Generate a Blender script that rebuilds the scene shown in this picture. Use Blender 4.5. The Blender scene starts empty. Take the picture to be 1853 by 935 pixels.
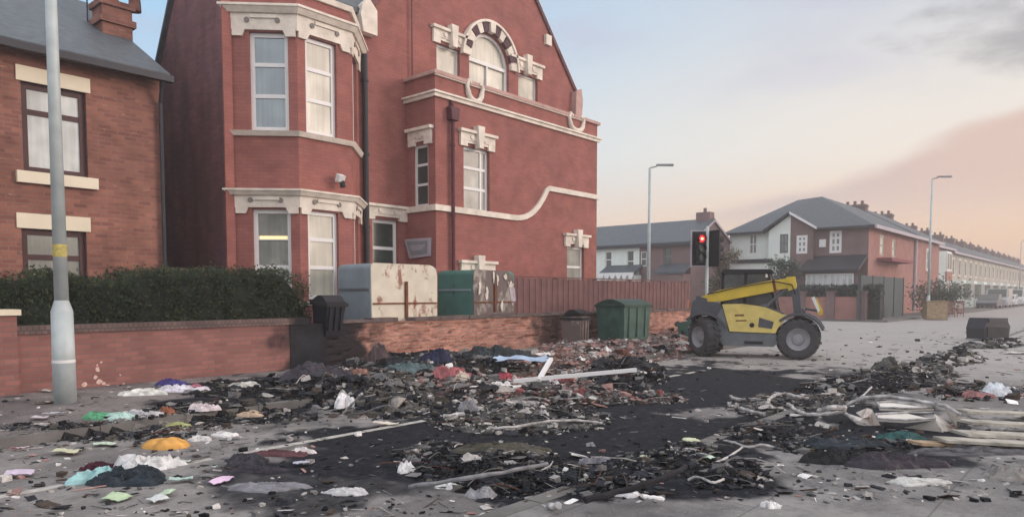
import bpy, bmesh, math, random
from mathutils import Vector, Matrix, noise
from mathutils.geometry import tessellate_polygon
random.seed(7)
R = math.radians
V = Vector
scn = bpy.context.scene
COL = scn.collection
# ------------------------------------------------------------------ camera
F, CX, HY, PIT = 1276.0, 926.5, 532.0, R(3.2)
PY0 = HY + F*math.tan(PIT)
YAW = R(41.1)                       # street runs along +X, buildings towards +Y
FW = V((math.cos(YAW), math.sin(YAW), 0)); RT = V((math.sin(YAW), -math.cos(YAW), 0)); UPZ = V((0, 0, 1))
CAM = V((0, 0, 1.5))
cf = FW*math.cos(PIT) - UPZ*math.sin(PIT); cu = FW*math.sin(PIT) + UPZ*math.cos(PIT)
cd = bpy.data.cameras.new('camera'); cam = bpy.data.objects.new('camera', cd); COL.objects.link(cam)
m = Matrix((RT, cu, -cf)).transposed().to_4x4(); m.translation = CAM; cam.matrix_world = m
cd.sensor_width = 36; cd.lens = 36*F/1853; cd.shift_y = (PY0-467.5)/1853; cd.clip_end = 3000; cd.clip_start = .05
scn.camera = cam

def ray(px, py): return cf + RT*((px-CX)/F) + cu*((PY0-py)/F)
def G(px, py, z=0.0):
    r = ray(px, py); t = (z-CAM.z)/r.z; return CAM + r*t
def hY(px, py, Y):
    r = ray(px, py); return CAM + r*(Y/r.y)
def hX(px, py, X):
    r = ray(px, py); return CAM + r*(X/r.x)
def proj(p):
    d = p-CAM; k = d.dot(cf)
    if k < .2: return None
    return CX+F*d.dot(RT)/k, PY0-F*d.dot(cu)/k

# ------------------------------------------------------------------ world, sun, exposure
def S(r, g, b):
    f = lambda c: (c/255/12.92) if c/255 <= .04045 else ((c/255+.055)/1.055)**2.4
    return (f(r), f(g), f(b), 1)
SUN_EL, SUN_AZ = R(13), math.atan2(-.80, .60)
w = bpy.data.worlds.new('World'); scn.world = w; w.use_nodes = True
nt = w.node_tree; nt.nodes.clear()
def N(nt, t, **kw):
    n = nt.nodes.new(t)
    for k, v in kw.items():
        if k[0] == 'i' and k[1:].isdigit(): n.inputs[int(k[1:])].default_value = v
        else: setattr(n, k, v)
    return n
def link(nt, a, b): nt.links.new(a, b)
def mth(nt, op, a, b=None, c=None, clamp=False):
    n = nt.nodes.new('ShaderNodeMath'); n.operation = op; n.use_clamp = clamp
    for i, x in enumerate((a, b, c)):
        if x is None: continue
        if isinstance(x, (int, float)): n.inputs[i].default_value = x
        else: nt.links.new(x, n.inputs[i])
    return n.outputs[0]
def mixc(nt, fac, a, b, mode='MIX'):
    n = nt.nodes.new('ShaderNodeMix'); n.data_type = 'RGBA'; n.blend_type = mode
    for s, x in ((n.inputs[0], fac), (n.inputs[6], a), (n.inputs[7], b)):
        if isinstance(x, (int, float)): s.default_value = x
        elif isinstance(x, tuple): s.default_value = x
        else: nt.links.new(x, s)
    return n.outputs[2]
def mrange(nt, x, a, b, c=0.0, d=1.0, smooth=True):
    n = nt.nodes.new('ShaderNodeMapRange'); n.interpolation_type = 'SMOOTHSTEP' if smooth else 'LINEAR'
    nt.links.new(x, n.inputs[0])
    for i, v in zip((1, 2, 3, 4), (a, b, c, d)): n.inputs[i].default_value = v
    return n.outputs[0]
tc = N(nt, 'ShaderNodeTexCoord')
def vdot(nt, v, vec):
    n = nt.nodes.new('ShaderNodeVectorMath'); n.operation = 'DOT_PRODUCT'; nt.links.new(v, n.inputs[0]); n.inputs[1].default_value = vec
    return n.outputs['Value']
D0 = tc.outputs['Generated']
dr, df, dz = vdot(nt, D0, RT), vdot(nt, D0, FW), vdot(nt, D0, UPZ)
az = mth(nt, 'ARCTAN2', dr, df)            # 0 straight ahead, + to the right (radians)
el = mth(nt, 'ARCSINE', dz)
sx = mrange(nt, az, -.55, .62)             # left .. right
up_c = mixc(nt, sx, S(152, 200, 233), S(198, 202, 210))
mid_c = mixc(nt, sx, S(186, 214, 232), S(232, 222, 210))
lo_c = mixc(nt, sx, S(226, 214, 202), S(240, 192, 150))
c1 = mixc(nt, mrange(nt, el, .03, .20), lo_c, mid_c)
c2 = mixc(nt, mrange(nt, el, .17, .40), c1, up_c)
# streaked cloud noise laid out on the sky directions
comb = N(nt, 'ShaderNodeCombineXYZ'); link(nt, az, comb.inputs[0]); link(nt, mth(nt, 'MULTIPLY', el, 2.6), comb.inputs[1])
nz = N(nt, 'ShaderNodeTexNoise'); nz.inputs['Scale'].default_value = 3.2; nz.inputs['Detail'].default_value = 6; nz.inputs['Roughness'].default_value = .5
link(nt, comb.outputs[0], nz.inputs['Vector'])
nf = nz.outputs['Fac']
hi = mth(nt, 'MULTIPLY', mrange(nt, nf, .46, .66), mrange(nt, el, .18, .3))
c3 = mixc(nt, mth(nt, 'MULTIPLY', hi, .45), c2, S(186, 184, 204))
# pink-grey bank low on the right: its upper edge climbs to the right
edge = mth(nt, 'ADD', mth(nt, 'MULTIPLY', mrange(nt, az, .22, .62, 0, 1, False), .105), .095)
edge = mth(nt, 'ADD', edge, mth(nt, 'MULTIPLY', mth(nt, 'SUBTRACT', nf, .5), .11))
bank = mth(nt, 'SUBTRACT', 1.0, mrange(nt, mth(nt, 'SUBTRACT', el, edge), -.018, .010))
bank = mth(nt, 'MULTIPLY', bank, mth(nt, 'MULTIPLY', mrange(nt, az, .08, .35), mrange(nt, el, .05, .12)))
c4 = mixc(nt, mth(nt, 'MULTIPLY', mth(nt, 'MULTIPLY', bank, mrange(nt, el, .06, .15, .35, 1)), .9), c3, mixc(nt, mrange(nt, az, .3, .62), S(192, 176, 178), S(210, 178, 165)))
# grey smoke cloud, upper right
n2 = N(nt, 'ShaderNodeTexNoise'); n2.inputs['Scale'].default_value = 7; n2.inputs['Detail'].default_value = 8; n2.inputs['Roughness'].default_value = .62
link(nt, comb.outputs[0], n2.inputs['Vector'])
ddx = mth(nt, 'DIVIDE', mth(nt, 'SUBTRACT', az, .665), .15); ddy = mth(nt, 'DIVIDE', mth(nt, 'SUBTRACT', el, mth(nt, 'ADD', .285, mth(nt, 'MULTIPLY', ddx, -.02))), .045)
rr = mth(nt, 'ADD', mth(nt, 'MULTIPLY', ddx, ddx), mth(nt, 'MULTIPLY', ddy, ddy))
smk = mth(nt, 'SUBTRACT', 1.0, mrange(nt, mth(nt, 'ADD', rr, mth(nt, 'MULTIPLY', mth(nt, 'SUBTRACT', n2.outputs['Fac'], .5), 5.0)), -.2, 1.6))
c5 = mixc(nt, mth(nt, 'MULTIPLY', smk, .8), c4, S(150, 149, 153))
sky = N(nt, 'ShaderNodeTexSky'); sky.sky_type = 'NISHITA'; sky.sun_disc = False
sky.sun_elevation = SUN_EL; sky.sun_rotation = math.pi/2 - SUN_AZ
scl = nt.nodes.new('ShaderNodeVectorMath'); scl.operation = 'SCALE'; boost = mth(nt, 'MAXIMUM', mrange(nt, el, .42, .9), mrange(nt, mth(nt, 'ABSOLUTE', az), 1.1, 1.9)); link(nt, mixc(nt, mth(nt, 'MULTIPLY', boost, .8), c5, S(226, 220, 220)), scl.inputs[0]); link(nt, mrange(nt, boost, 0, 1, 9.9, 15.5, False), scl.inputs['Scale'])
fin = mixc(nt, .06, scl.outputs[0], sky.outputs[0])
bg = N(nt, 'ShaderNodeBackground'); bg.inputs['Strength'].default_value = .1; link(nt, fin, bg.inputs['Color'])
wo = N(nt, 'ShaderNodeOutputWorld'); link(nt, bg.outputs[0], wo.inputs[0])
sd = bpy.data.lights.new('sun', 'SUN'); sd.energy = 1.5; sd.angle = R(22); sd.color = (1, .80, .68)
so = bpy.data.objects.new('sun', sd); COL.objects.link(so)
sv = V((math.cos(SUN_AZ)*math.cos(SUN_EL), math.sin(SUN_AZ)*math.cos(SUN_EL), math.sin(SUN_EL)))
so.rotation_euler = sv.to_track_quat('Z', 'Y').to_euler()
scn.view_settings.view_transform = 'Standard'; scn.view_settings.look = 'None'; scn.view_settings.exposure = 0.32; scn.view_settings.gamma = 1
scn.view_settings.use_curve_mapping = False
scn.cycles.max_bounces = 5; scn.cycles.volume_bounces = 0

# ------------------------------------------------------------------ materials
def mat(name, base, rough=.8, noise_amt=.15, nscale=3.0, metal=0, spec=.3, bump=.0, bscale=40, coat=0, emis=None):
    mt = bpy.data.materials.new(name); mt.use_nodes = True; t = mt.node_tree
    b = t.nodes['Principled BSDF']; b.inputs['Roughness'].default_value = rough; b.inputs['Metallic'].default_value = metal
    b.inputs['Specular IOR Level'].default_value = spec; b.inputs['Coat Weight'].default_value = coat
    g = N(t, 'ShaderNodeNewGeometry'); n = N(t, 'ShaderNodeTexNoise'); n.inputs['Scale'].default_value = nscale; n.inputs['Detail'].default_value = 6
    link(t, g.outputs['Position'], n.inputs['Vector'])
    k = mrange(t, n.outputs['Fac'], .3, .7, 1-noise_amt, 1+noise_amt, False)
    c = t.nodes.new('ShaderNodeVectorMath'); c.operation = 'SCALE'; c.inputs[0].default_value = base[:3]; link(t, k, c.inputs['Scale'])
    link(t, c.outputs[0], b.inputs['Base Color'])
    if bump:
        n2 = N(t, 'ShaderNodeTexNoise'); n2.inputs['Scale'].default_value = bscale; n2.inputs['Detail'].default_value = 4
        link(t, g.outputs['Position'], n2.inputs['Vector'])
        bp = N(t, 'ShaderNodeBump'); bp.inputs['Strength'].default_value = bump; bp.inputs['Distance'].default_value = .02
        link(t, n2.outputs['Fac'], bp.inputs['Height']); link(t, bp.outputs[0], b.inputs['Normal'])
    if emis:
        b.inputs['Emission Color'].default_value = emis[0]; b.inputs['Emission Strength'].default_value = emis[1]
    return mt
def curtains(mt, amt=.18):  # shading of curtain folds and uneven reflections put into the pane colour
    t = mt.node_tree; b = t.nodes['Principled BSDF']; src = b.inputs['Base Color'].links[0].from_socket
    g = N(t, 'ShaderNodeNewGeometry'); mp = N(t, 'ShaderNodeMapping'); mp.inputs['Scale'].default_value = (9, 9, .35); link(t, g.outputs['Position'], mp.inputs[0])
    n = N(t, 'ShaderNodeTexNoise'); n.inputs['Scale'].default_value = 1.6; n.inputs['Detail'].default_value = 3; link(t, mp.outputs[0], n.inputs[0])
    n2 = N(t, 'ShaderNodeTexNoise'); n2.inputs['Scale'].default_value = 1.1; n2.inputs['Detail'].default_value = 2; link(t, g.outputs['Position'], n2.inputs[0])
    k = mth(t, 'MULTIPLY', mrange(t, n.outputs['Fac'], .3, .7, 1-amt, 1+amt*.4, False), mrange(t, n2.outputs['Fac'], .35, .65, .72, 1.05))
    sc = t.nodes.new('ShaderNodeVectorMath'); sc.operation = 'SCALE'; link(t, src, sc.inputs[0]); link(t, k, sc.inputs['Scale']); link(t, sc.outputs[0], b.inputs['Base Color'])
def brickmat(name, c1, c2, mortar, bw=.225, bh=.075, ms=.010, dirt=.3, dirtcol=(.05, .04, .045, 1), patch=None, soot=None, var=.15, bump=.4, streak=0):
    mt = bpy.data.materials.new(name); mt.use_nodes = True; t = mt.node_tree
    b = t.nodes['Principled BSDF']; b.inputs['Roughness'].default_value = .85; b.inputs['Specular IOR Level'].default_value = .25
    g = N(t, 'ShaderNodeNewGeometry')
    cr = t.nodes.new('ShaderNodeVectorMath'); cr.operation = 'CROSS_PRODUCT'; cr.inputs[0].default_value = (0, 0, 1); link(t, g.outputs['True Normal'], cr.inputs[1])
    dt = t.nodes.new('ShaderNodeVectorMath'); dt.operation = 'DOT_PRODUCT'; link(t, g.outputs['Position'], dt.inputs[0]); link(t, cr.outputs[0], dt.inputs[1])
    sp = N(t, 'ShaderNodeSeparateXYZ'); link(t, g.outputs['Position'], sp.inputs[0])
    cb = N(t, 'ShaderNodeCombineXYZ'); link(t, dt.outputs['Value'], cb.inputs[0]); link(t, sp.outputs[2], cb.inputs[1])
    bt = N(t, 'ShaderNodeTexBrick'); link(t, cb.outputs[0], bt.inputs['Vector'])
    bt.inputs['Scale'].default_value = 1; bt.inputs['Brick Width'].default_value = bw; bt.inputs['Row Height'].default_value = bh
    bt.inputs['Mortar Size'].default_value = ms; bt.inputs['Mortar Smooth'].default_value = .3; bt.inputs['Bias'].default_value = 0
    bt.inputs['Color1'].default_value = c1; bt.inputs['Color2'].default_value = c2; bt.inputs['Mortar'].default_value = mortar
    n = N(t, 'ShaderNodeTexNoise'); n.inputs['Scale'].default_value = .6; n.inputs['Detail'].default_value = 7; n.inputs['Roughness'].default_value = .6; link(t, g.outputs['Position'], n.inputs['Vector'])
    col = mixc(t, mrange(t, n.outputs['Fac'], .42, .72, 0, dirt), bt.outputs['Color'], dirtcol)
    n3 = N(t, 'ShaderNodeTexNoise'); n3.inputs['Scale'].default_value = 2.3; n3.inputs['Detail'].default_value = 5
    mp = N(t, 'ShaderNodeMapping'); mp.inputs['Scale'].default_value = (1, 1, 1.0 if streak == 0 else .3); link(t, g.outputs['Position'], mp.inputs[0]); link(t, mp.outputs[0], n3.inputs['Vector'])
    k = mrange(t, n3.outputs['Fac'], .3, .7, 1-var, 1+var, False)
    sc = t.nodes.new('ShaderNodeVectorMath'); sc.operation = 'SCALE'; link(t, col, sc.inputs[0]); link(t, k, sc.inputs['Scale']); col = sc.outputs[0]
    if patch:   # spalled, paler faces in horizontal runs
        n4 = N(t, 'ShaderNodeTexNoise'); n4.inputs['Scale'].default_value = 3.2; n4.inputs['Detail'].default_value = 5; n4.inputs['Roughness'].default_value = .65
        m4 = N(t, 'ShaderNodeMapping'); m4.inputs['Scale'].default_value = (1.0, 1.0, 5.0); link(t, g.outputs['Position'], m4.inputs[0]); link(t, m4.outputs[0], n4.inputs['Vector'])
        col = mixc(t, mrange(t, n4.outputs['Fac'], patch[1], patch[1]+.12), col, patch[0])
        col = mixc(t, mth(t, 'SUBTRACT', 1.0, mrange(t, n4.outputs['Fac'], .33, .39)), col, (.12, .07, .06, 1)) if patch[2] else col
    if soot:    # fire soot: list of (x centre, half width) along the street
        for (xc, hw, amt) in soot:
            d = mth(t, 'DIVIDE', mth(t, 'ABSOLUTE', mth(t, 'SUBTRACT', sp.outputs[0], xc)), hw)
            d = mth(t, 'ADD', d, mth(t, 'MULTIPLY', mth(t, 'SUBTRACT', n3.outputs['Fac'], .5), 1.2))
            col = mixc(t, mth(t, 'MULTIPLY', mth(t, 'SUBTRACT', 1.0, mrange(t, d, .6, 1.15)), amt), col, (.014, .013, .018, 1))
    link(t, col, b.inputs['Base Color'])
    bp = N(t, 'ShaderNodeBump'); bp.inputs['Strength'].default_value = bump; bp.inputs['Distance'].default_value = .01
    link(t, mth(t, 'SUBTRACT', 1.0, bt.outputs['Fac']), bp.inputs['Height']); link(t, bp.outputs[0], b.inputs['Normal'])
    return mt
def vcolmat(name, rough=.85, bump=.3, bscale=60, var=.25, nscale=25):
    mt = bpy.data.materials.new(name); mt.use_nodes = True; t = mt.node_tree; b = t.nodes['Principled BSDF']
    b.inputs['Roughness'].default_value = rough; b.inputs['Specular IOR Level'].default_value = .15
    a = N(t, 'ShaderNodeAttribute', attribute_name='Col'); g = N(t, 'ShaderNodeNewGeometry')
    n = N(t, 'ShaderNodeTexNoise'); n.inputs['Scale'].default_value = nscale; n.inputs['Detail'].default_value = 5; link(t, g.outputs['Position'], n.inputs['Vector'])
    k = mrange(t, n.outputs['Fac'], .3, .7, 1-var, 1+var, False)
    sc = t.nodes.new('ShaderNodeVectorMath'); sc.operation = 'SCALE'; link(t, a.outputs['Color'], sc.inputs[0]); link(t, k, sc.inputs['Scale'])
    link(t, sc.outputs[0], b.inputs['Base Color'])
    if bump:
        n2 = N(t, 'ShaderNodeTexNoise'); n2.inputs['Scale'].default_value = bscale; n2.inputs['Detail'].default_value = 5; link(t, g.outputs['Position'], n2.inputs['Vector'])
        bp = N(t, 'ShaderNodeBump'); bp.inputs['Strength'].default_value = bump; bp.inputs['Distance'].default_value = .02
        link(t, n2.outputs['Fac'], bp.inputs['Height']); link(t, bp.outputs[0], b.inputs['Normal'])
    return mt
M = {}
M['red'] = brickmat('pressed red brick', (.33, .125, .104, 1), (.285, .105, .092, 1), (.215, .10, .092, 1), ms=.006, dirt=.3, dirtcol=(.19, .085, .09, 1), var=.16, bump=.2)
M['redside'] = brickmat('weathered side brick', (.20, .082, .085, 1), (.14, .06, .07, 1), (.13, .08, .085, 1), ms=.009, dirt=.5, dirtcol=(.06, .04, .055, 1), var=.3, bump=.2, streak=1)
M['house'] = brickmat('common brick', (.30, .13, .095, 1), (.19, .078, .064, 1), (.22, .14, .115, 1), ms=.009, dirt=.25, dirtcol=(.12, .06, .06, 1), patch=((.40, .22, .16, 1), .62, False), var=.22, bump=.4)
M['gwall'] = brickmat('smooth garden wall brick', (.32, .14, .12, 1), (.22, .095, .085, 1), (.20, .13, .118, 1), ms=.010, dirt=.2, dirtcol=(.2, .1, .1, 1), var=.1, bump=.3, soot=[(7.9, 1.0, .98)])
M['rwall'] = brickmat('spalled garden wall brick', (.50, .235, .175, 1), (.36, .165, .13, 1), (.34, .22, .175, 1), ms=.014, dirt=.12, dirtcol=(.10, .06, .05, 1), patch=((.56, .36, .27, 1), .57, True), var=.3, bump=.9, soot=[(8.0, 1.25, .97), (15.9, 1.7, .75)])
M['coping'] = mat('sooty coping stone', (.13, .10, .095), .9, .35, 5, bump=.4)
M['brickend'] = brickmat('brick-on-edge coping', (.20, .13, .12, 1), (.13, .09, .085, 1), (.10, .08, .075, 1), bw=.075, bh=.14, ms=.012, dirt=.3, var=.25, soot=[(7.9, .8, .95)])
M['stone'] = mat('cream painted stone', (.72, .66, .58), .75, .17, 3.5, bump=.35, bscale=14)
M['pstone'] = mat('pinkish weathered stone', (.46, .30, .27), .8, .15, 4)
M['white'] = mat('white painted joinery', (.74, .74, .74), .45, .04, 2)
M['lintel'] = mat('pale lintel paint', (.74, .67, .53), .7, .06, 2)
M['slate'] = mat('slate', (.075, .09, .105), .55, .25, 6, bump=.3, bscale=18)
M['lead'] = mat('dark gutter', (.035, .035, .045), .5, .1)
M['brownfr'] = mat('brown stained frame', (.065, .028, .03), .5, .15)
M['blindc'] = mat('cream blind behind glass', (.60, .585, .50), .35, .07, 1.2, spec=.3, coat=.12)
M['blindw'] = mat('white curtain behind glass', (.62, .65, .64), .3, .06, 5, spec=.3, coat=.15)
M['glassb'] = mat('glass reflecting sky', (.25, .33, .37), .06, .08, 1.5, spec=.9, coat=1)
M['glassd'] = mat('dark glass', (.045, .06, .055), .15, .35, 3, spec=.5, coat=.25)
M['glassm'] = mat('grey net curtain behind glass', (.28, .29, .26), .3, .25, 2.5, spec=.4, coat=.12)
M['steel'] = mat('galvanised lamp column', (.44, .50, .51), .5, .14, 4, metal=.1, bump=.15)
M['yel'] = mat('yellow machine paint', (.56, .41, .035), .5, .1, 4, spec=.5)
M['yelp'] = mat('dusty pale yellow panel', (.62, .50, .16), .6, .12, 5)
M['dgrey'] = mat('dark grey machine paint', (.07, .075, .09), .5, .15, 4)
M['mgrey'] = mat('mid grey machine paint', (.13, .145, .16), .55, .15, 4)
M['rubber'] = mat('dusty rubber', (.055, .055, .06), .9, .25, 8, bump=.3)
M['rim'] = mat('grey rim', (.28, .28, .30), .55, .15, 6)
M['black'] = mat('black', (.02, .02, .025), .7, .2)
M['green'] = mat('scuffed green plastic', (.045, .10, .082), .55, .3, 4)
M['greend'] = mat('dark green plastic', (.02, .05, .04), .6, .3, 4)
M['banks'] = mat('grey-blue steel', (.23, .29, .33), .5, .14, 3)
M['creamr'] = mat('cream steel', (.62, .58, .46), .55, .1, 2.5)
M['bankg'] = mat('green steel', (.09, .22, .19), .55, .2, 3)
M['burnt'] = mat('burnt sheet steel', (.14, .11, .10), .8, .5, 5, bump=.5, bscale=12)
M['rust'] = mat('rust', (.16, .06, .03), .9, .3, 12)
M['fence'] = mat('brown fence boards', (.165, .086, .086), .8, .2, 3)
M['fence2'] = mat('weathered fence boards', (.14, .072, .072), .8, .2, 3)
M['render'] = mat('white render', (.72, .78, .74), .8, .06, 1.5)
M['cream'] = mat('cream render', (.40, .375, .335), .85, .1, 1)
M['darkh'] = mat('grey green hoarding', (.07, .09, .095), .8, .12, 1)
M['pinkb'] = mat('far red brick', (.33, .17, .15), .9, .15, 1.5)
M['brownb'] = mat('far brown brick', (.19, .13, .13), .9, .15, 1.5)
M['wood'] = mat('raw board', (.34, .25, .16), .8, .25, 8)
M['plank'] = mat('pale weathered board', (.36, .345, .30), .85, .4, 5, bump=.3)
M['deb'] = vcolmat('burnt debris')
M['leaf'] = vcolmat('leaves', .7, 0, var=.3, nscale=2)
M['soil'] = mat('garden soil', (.06, .045, .035), .95, .3, 4)
M['red_light'] = mat('red signal lens', (.9, .02, .02), .4, .0, emis=((1, .015, .02, 1), 1.8))
M['hot'] = mat('red signal glare core', (1, .3, .2), .4, .0, emis=((1, .42, .25, 1), 2.2))

for k_ in ('blindc', 'blindw', 'glassm', 'glassb'): curtains(M[k_])
# ------------------------------------------------------------------ helpers
class MB:
    def __init__(s): s.v = []; s.f = []; s.mi = []; s.c = []
    def add(s, vs, fs, mi=0, col=None):
        o = len(s.v); s.v += [tuple(v) for v in vs]; s.f += [tuple(i+o for i in f) for f in fs]; s.mi += [mi]*len(fs)
        s.c += [col or (1, 1, 1, 1)]*len(vs)
    def box(s, a, b, mi=0, M4=None):
        x0, y0, z0 = a; x1, y1, z1 = b
        vs = [V(p) for p in ((x0, y0, z0), (x1, y0, z0), (x1, y1, z0), (x0, y1, z0), (x0, y0, z1), (x1, y0, z1), (x1, y1, z1), (x0, y1, z1))]
        if M4: vs = [M4 @ v for v in vs]
        s.add(vs, [(0, 3, 2, 1), (4, 5, 6, 7), (0, 1, 5, 4), (1, 2, 6, 5), (2, 3, 7, 6), (3, 0, 4, 7)], mi)
    def prism(s, pts, d, mi=0):     # 3-D polygon extruded by vector d
        n = len(pts); vs = [V(p) for p in pts]+[V(p)+V(d) for p in pts]
        s.add(vs, [tuple(range(n))[::-1], tuple(range(n, 2*n))]+[(i, (i+1) % n, n+(i+1) % n, n+i) for i in range(n)], mi)
    def tube(s, pts, r, seg=8, mi=0, cap=True, col=None):
        pts = [V(p) for p in pts]; rs = r if isinstance(r, (list, tuple)) else [r]*len(pts); o = []; fs = []
        for i, p in enumerate(pts):
            d = (pts[min(i+1, len(pts)-1)]-pts[max(i-1, 0)]).normalized()
            a = d.orthogonal().normalized() if i == 0 else (a-d*a.dot(d)).normalized()
            b = d.cross(a)
            for k in range(seg):
                t = 2*math.pi*k/seg; o.append(p+(a*math.cos(t)+b*math.sin(t))*rs[i])
        for i in range(len(pts)-1):
            for k in range(seg): fs.append((i*seg+k, i*seg+(k+1) % seg, (i+1)*seg+(k+1) % seg, (i+1)*seg+k))
        if cap: fs.append(tuple(range(seg))[::-1]); fs.append(tuple(range((len(pts)-1)*seg, len(pts)*seg)))
        s.add(o, fs, mi, col)
    def lathe(s, prof, M4, seg=28, mi=0):   # profile (r, y) about the local Y axis
        o = []; fs = []; n = len(prof)
        for k in range(seg):
            t = 2*math.pi*k/seg
            for r, y in prof: o.append(M4 @ V((r*math.cos(t), y, r*math.sin(t))))
        for k in range(seg):
            for i in range(n-1): fs.append((k*n+i, k*n+i+1, ((k+1) % seg)*n+i+1, ((k+1) % seg)*n+i))
        s.add(o, fs, mi)
    def build(s, name, mats, parent=None, smooth=False, colattr=False):
        me = bpy.data.meshes.new(name); me.from_pydata(s.v, [], s.f)
        for mt in (mats if isinstance(mats, list) else [mats]): me.materials.append(mt)
        if any(s.mi): me.polygons.foreach_set('material_index', s.mi)
        if smooth: me.polygons.foreach_set('use_smooth', [True]*len(me.polygons))
        if colattr:
            a = me.color_attributes.new('Col', 'FLOAT_COLOR', 'POINT'); a.data.foreach_set('color', [x for c in s.c for x in c])
        me.update()
        o = bpy.data.objects.new(name, me); COL.objects.link(o)
        if parent: o.parent = parent; o.matrix_parent_inverse = Matrix.Translation(-parent.location) if parent.type == 'EMPTY' and parent.get('_w') else Matrix()
        return o
def tag(o, label=None, cat=None, group=None, kind=None):
    for k, v in (('label', label), ('category', cat), ('group', group), ('kind', kind)):
        if v: o[k] = v
    return o
def empty(name, loc, label, cat, group=None, rz=0, world=True):
    o = bpy.data.objects.new(name, None); COL.objects.link(o); o.location = loc; o.rotation_euler = (0, 0, rz); o.empty_display_size = .2
    if world: o['_w'] = 1
    return tag(o, label, cat, group)
def struct(name, mb, mt, **k): return tag(mb.build(name, mt, **k), kind='structure')
def copy_tree(o, parent=None):
    c = o.copy(); COL.objects.link(c); c.parent = parent
    if parent: c.matrix_parent_inverse = o.matrix_parent_inverse.copy()
    for ch in list(o.children): copy_tree(ch, c)
    return c
class Face:            # a vertical wall plane: origin, horizontal tangent, outward normal
    def __init__(s, O, t, n): s.O = V(O); s.t = V(t).normalized(); s.n = V(n).normalized()
    def P(s, a, z, d=0): return s.O+s.t*a+s.n*d+V((0, 0, z))
def wallpoly(mb, fc, outer, holes=(), depth=.16, mi=0, d=0):
    loops = [[V((a, z, 0)) for a, z in outer]]+[[V((a, z, 0)) for a, z in h] for h in holes]
    flat = [p for l in loops for p in l]
    tr = tessellate_polygon(loops)
    fs = []
    for t in tr:
        p = [flat[i] for i in t]
        if (p[1]-p[0]).cross(p[2]-p[0]).z < 0: t = t[::-1]
        fs.append(tuple(t))
    mb.add([fc.P(p.x, p.y, d) for p in flat], fs, mi)
    for h in holes:
        n = len(h)
        mb.add([fc.P(a, z, d) for a, z in h]+[fc.P(a, z, d-depth) for a, z in h], [(i, (i+1) % n, n+(i+1) % n, n+i) for i in range(n)], mi)
def fbox(mb, fc, a0, a1, z0, z1, d0, d1, mi=0):
    vs = [fc.P(a, z, d) for d in (d0, d1) for (a, z) in ((a0, z0), (a1, z0), (a1, z1), (a0, z1))]
    mb.add(vs, [(3, 2, 1, 0), (4, 5, 6, 7), (0, 1, 5, 4), (1, 2, 6, 5), (2, 3, 7, 6), (3, 0, 4, 7)], mi)
def rect(a0, a1, z0, z1): return [(a0, z0), (a1, z0), (a1, z1), (a0, z1)]
def window(par, fc, a0, a1, z0, z1, fr, pane, bars=(.5,), mull=(), bw=.07, din=.10):
    mb = MB(); D0_, D1_ = -din-.05, -din
    fbox(mb, fc, a0, a0+bw, z0, z1, D0_, D1_); fbox(mb, fc, a1-bw, a1, z0, z1, D0_, D1_)
    fbox(mb, fc, a0+bw, a1-bw, z0, z0+bw, D0_, D1_); fbox(mb, fc, a0+bw, a1-bw, z1-bw, z1, D0_, D1_)
    for q in bars: z = z0+(z1-z0)*q; fbox(mb, fc, a0+bw, a1-bw, z-bw*.45, z+bw*.45, D0_+.008, D1_-.006)
    for q in mull: a = a0+(a1-a0)*q; fbox(mb, fc, a-bw*.4, a+bw*.4, z0+bw, z1-bw, D0_+.01, D1_-.009)
    f = mb.build('window', fr, par)
    p = MB(); fbox(p, fc, a0+.01, a1-.01, z0+.01, z1-.01, -din-.045, -din-.03); po = p.build('pane', pane, f)
    if par.get('_w'): f.matrix_parent_inverse = Matrix.Translation(-par.location); po.matrix_parent_inverse = Matrix()
    return f
def apix(fc, px, py):     # wall coordinate (a, z) hit by a picture ray
    r = ray(px, py); k = (fc.O-CAM).dot(fc.n)/r.dot(fc.n); p = CAM+r*k
    return (p-fc.O).dot(fc.t), p.z

# ------------------------------------------------------------------ ground
def ns(x, y, s, o=0): return noise.fractal(V((x*s+o, y*s-o, o*.7)), .9, 2.1, 4)
ELL = [(1010, 805, 360, 80, 1), (1250, 705, 310, 42, 1), (760, 815, 280, 66, .85), (1480, 790, 270, 52, .9), (560, 880, 260, 55, .5),
       (640, 705, 190, 26, .9), (1150, 890, 260, 45, .95), (940, 730, 330, 40, .7), (1090, 850, 320, 70, .95), (430, 745, 170, 16, .7), (1600, 830, 200, 36, .6), (1130, 640, 140, 20, .45),(1560,690,140,26,.5)]
def scorch(x, y):
    q = proj(V((x, y, 0)))
    if not q or q[0] < -200 or q[0] > 2100 or q[1] > 1100: return 0
    s = 0
    for (cx, cy, rx, ry, a) in ELL:
        r = math.hypot((q[0]-cx)/rx, (q[1]-cy)/ry)
        r += ns(x, y, 1.1, 3)*.45+ns(x, y, 4.5, 9)*.22
        s = max(s, a*max(0, min(1, (1.12-r)/.38)))
    return s
def gline(a, b, lo, hi, fine, coarse):
    out = [a]; x = a
    while x < b:
        st = fine if lo <= x < hi else coarse
        x = min(b, x+st) if not (x < lo < x+st) else lo
        out.append(x)
    return out
def grid(name, xs, ys, zf, mt, edge=None):
    mb = MB(); nx, ny = len(xs), len(ys)
    for y in ys:
        for x in xs: mb.v.append((x, y, zf(x, y)))
    for j in range(ny-1):
        for i in range(nx-1): mb.f.append((j*nx+i, j*nx+i+1, (j+1)*nx+i+1, (j+1)*nx+i)); mb.mi.append(0)
    mb.c = [(scorch(x, y) if (2 < x < 26 and -2 < y < 12) else 0, 0, 0, 1) for y in ys for x in xs]
    return struct(name, mb, mt, colattr=True)
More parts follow.
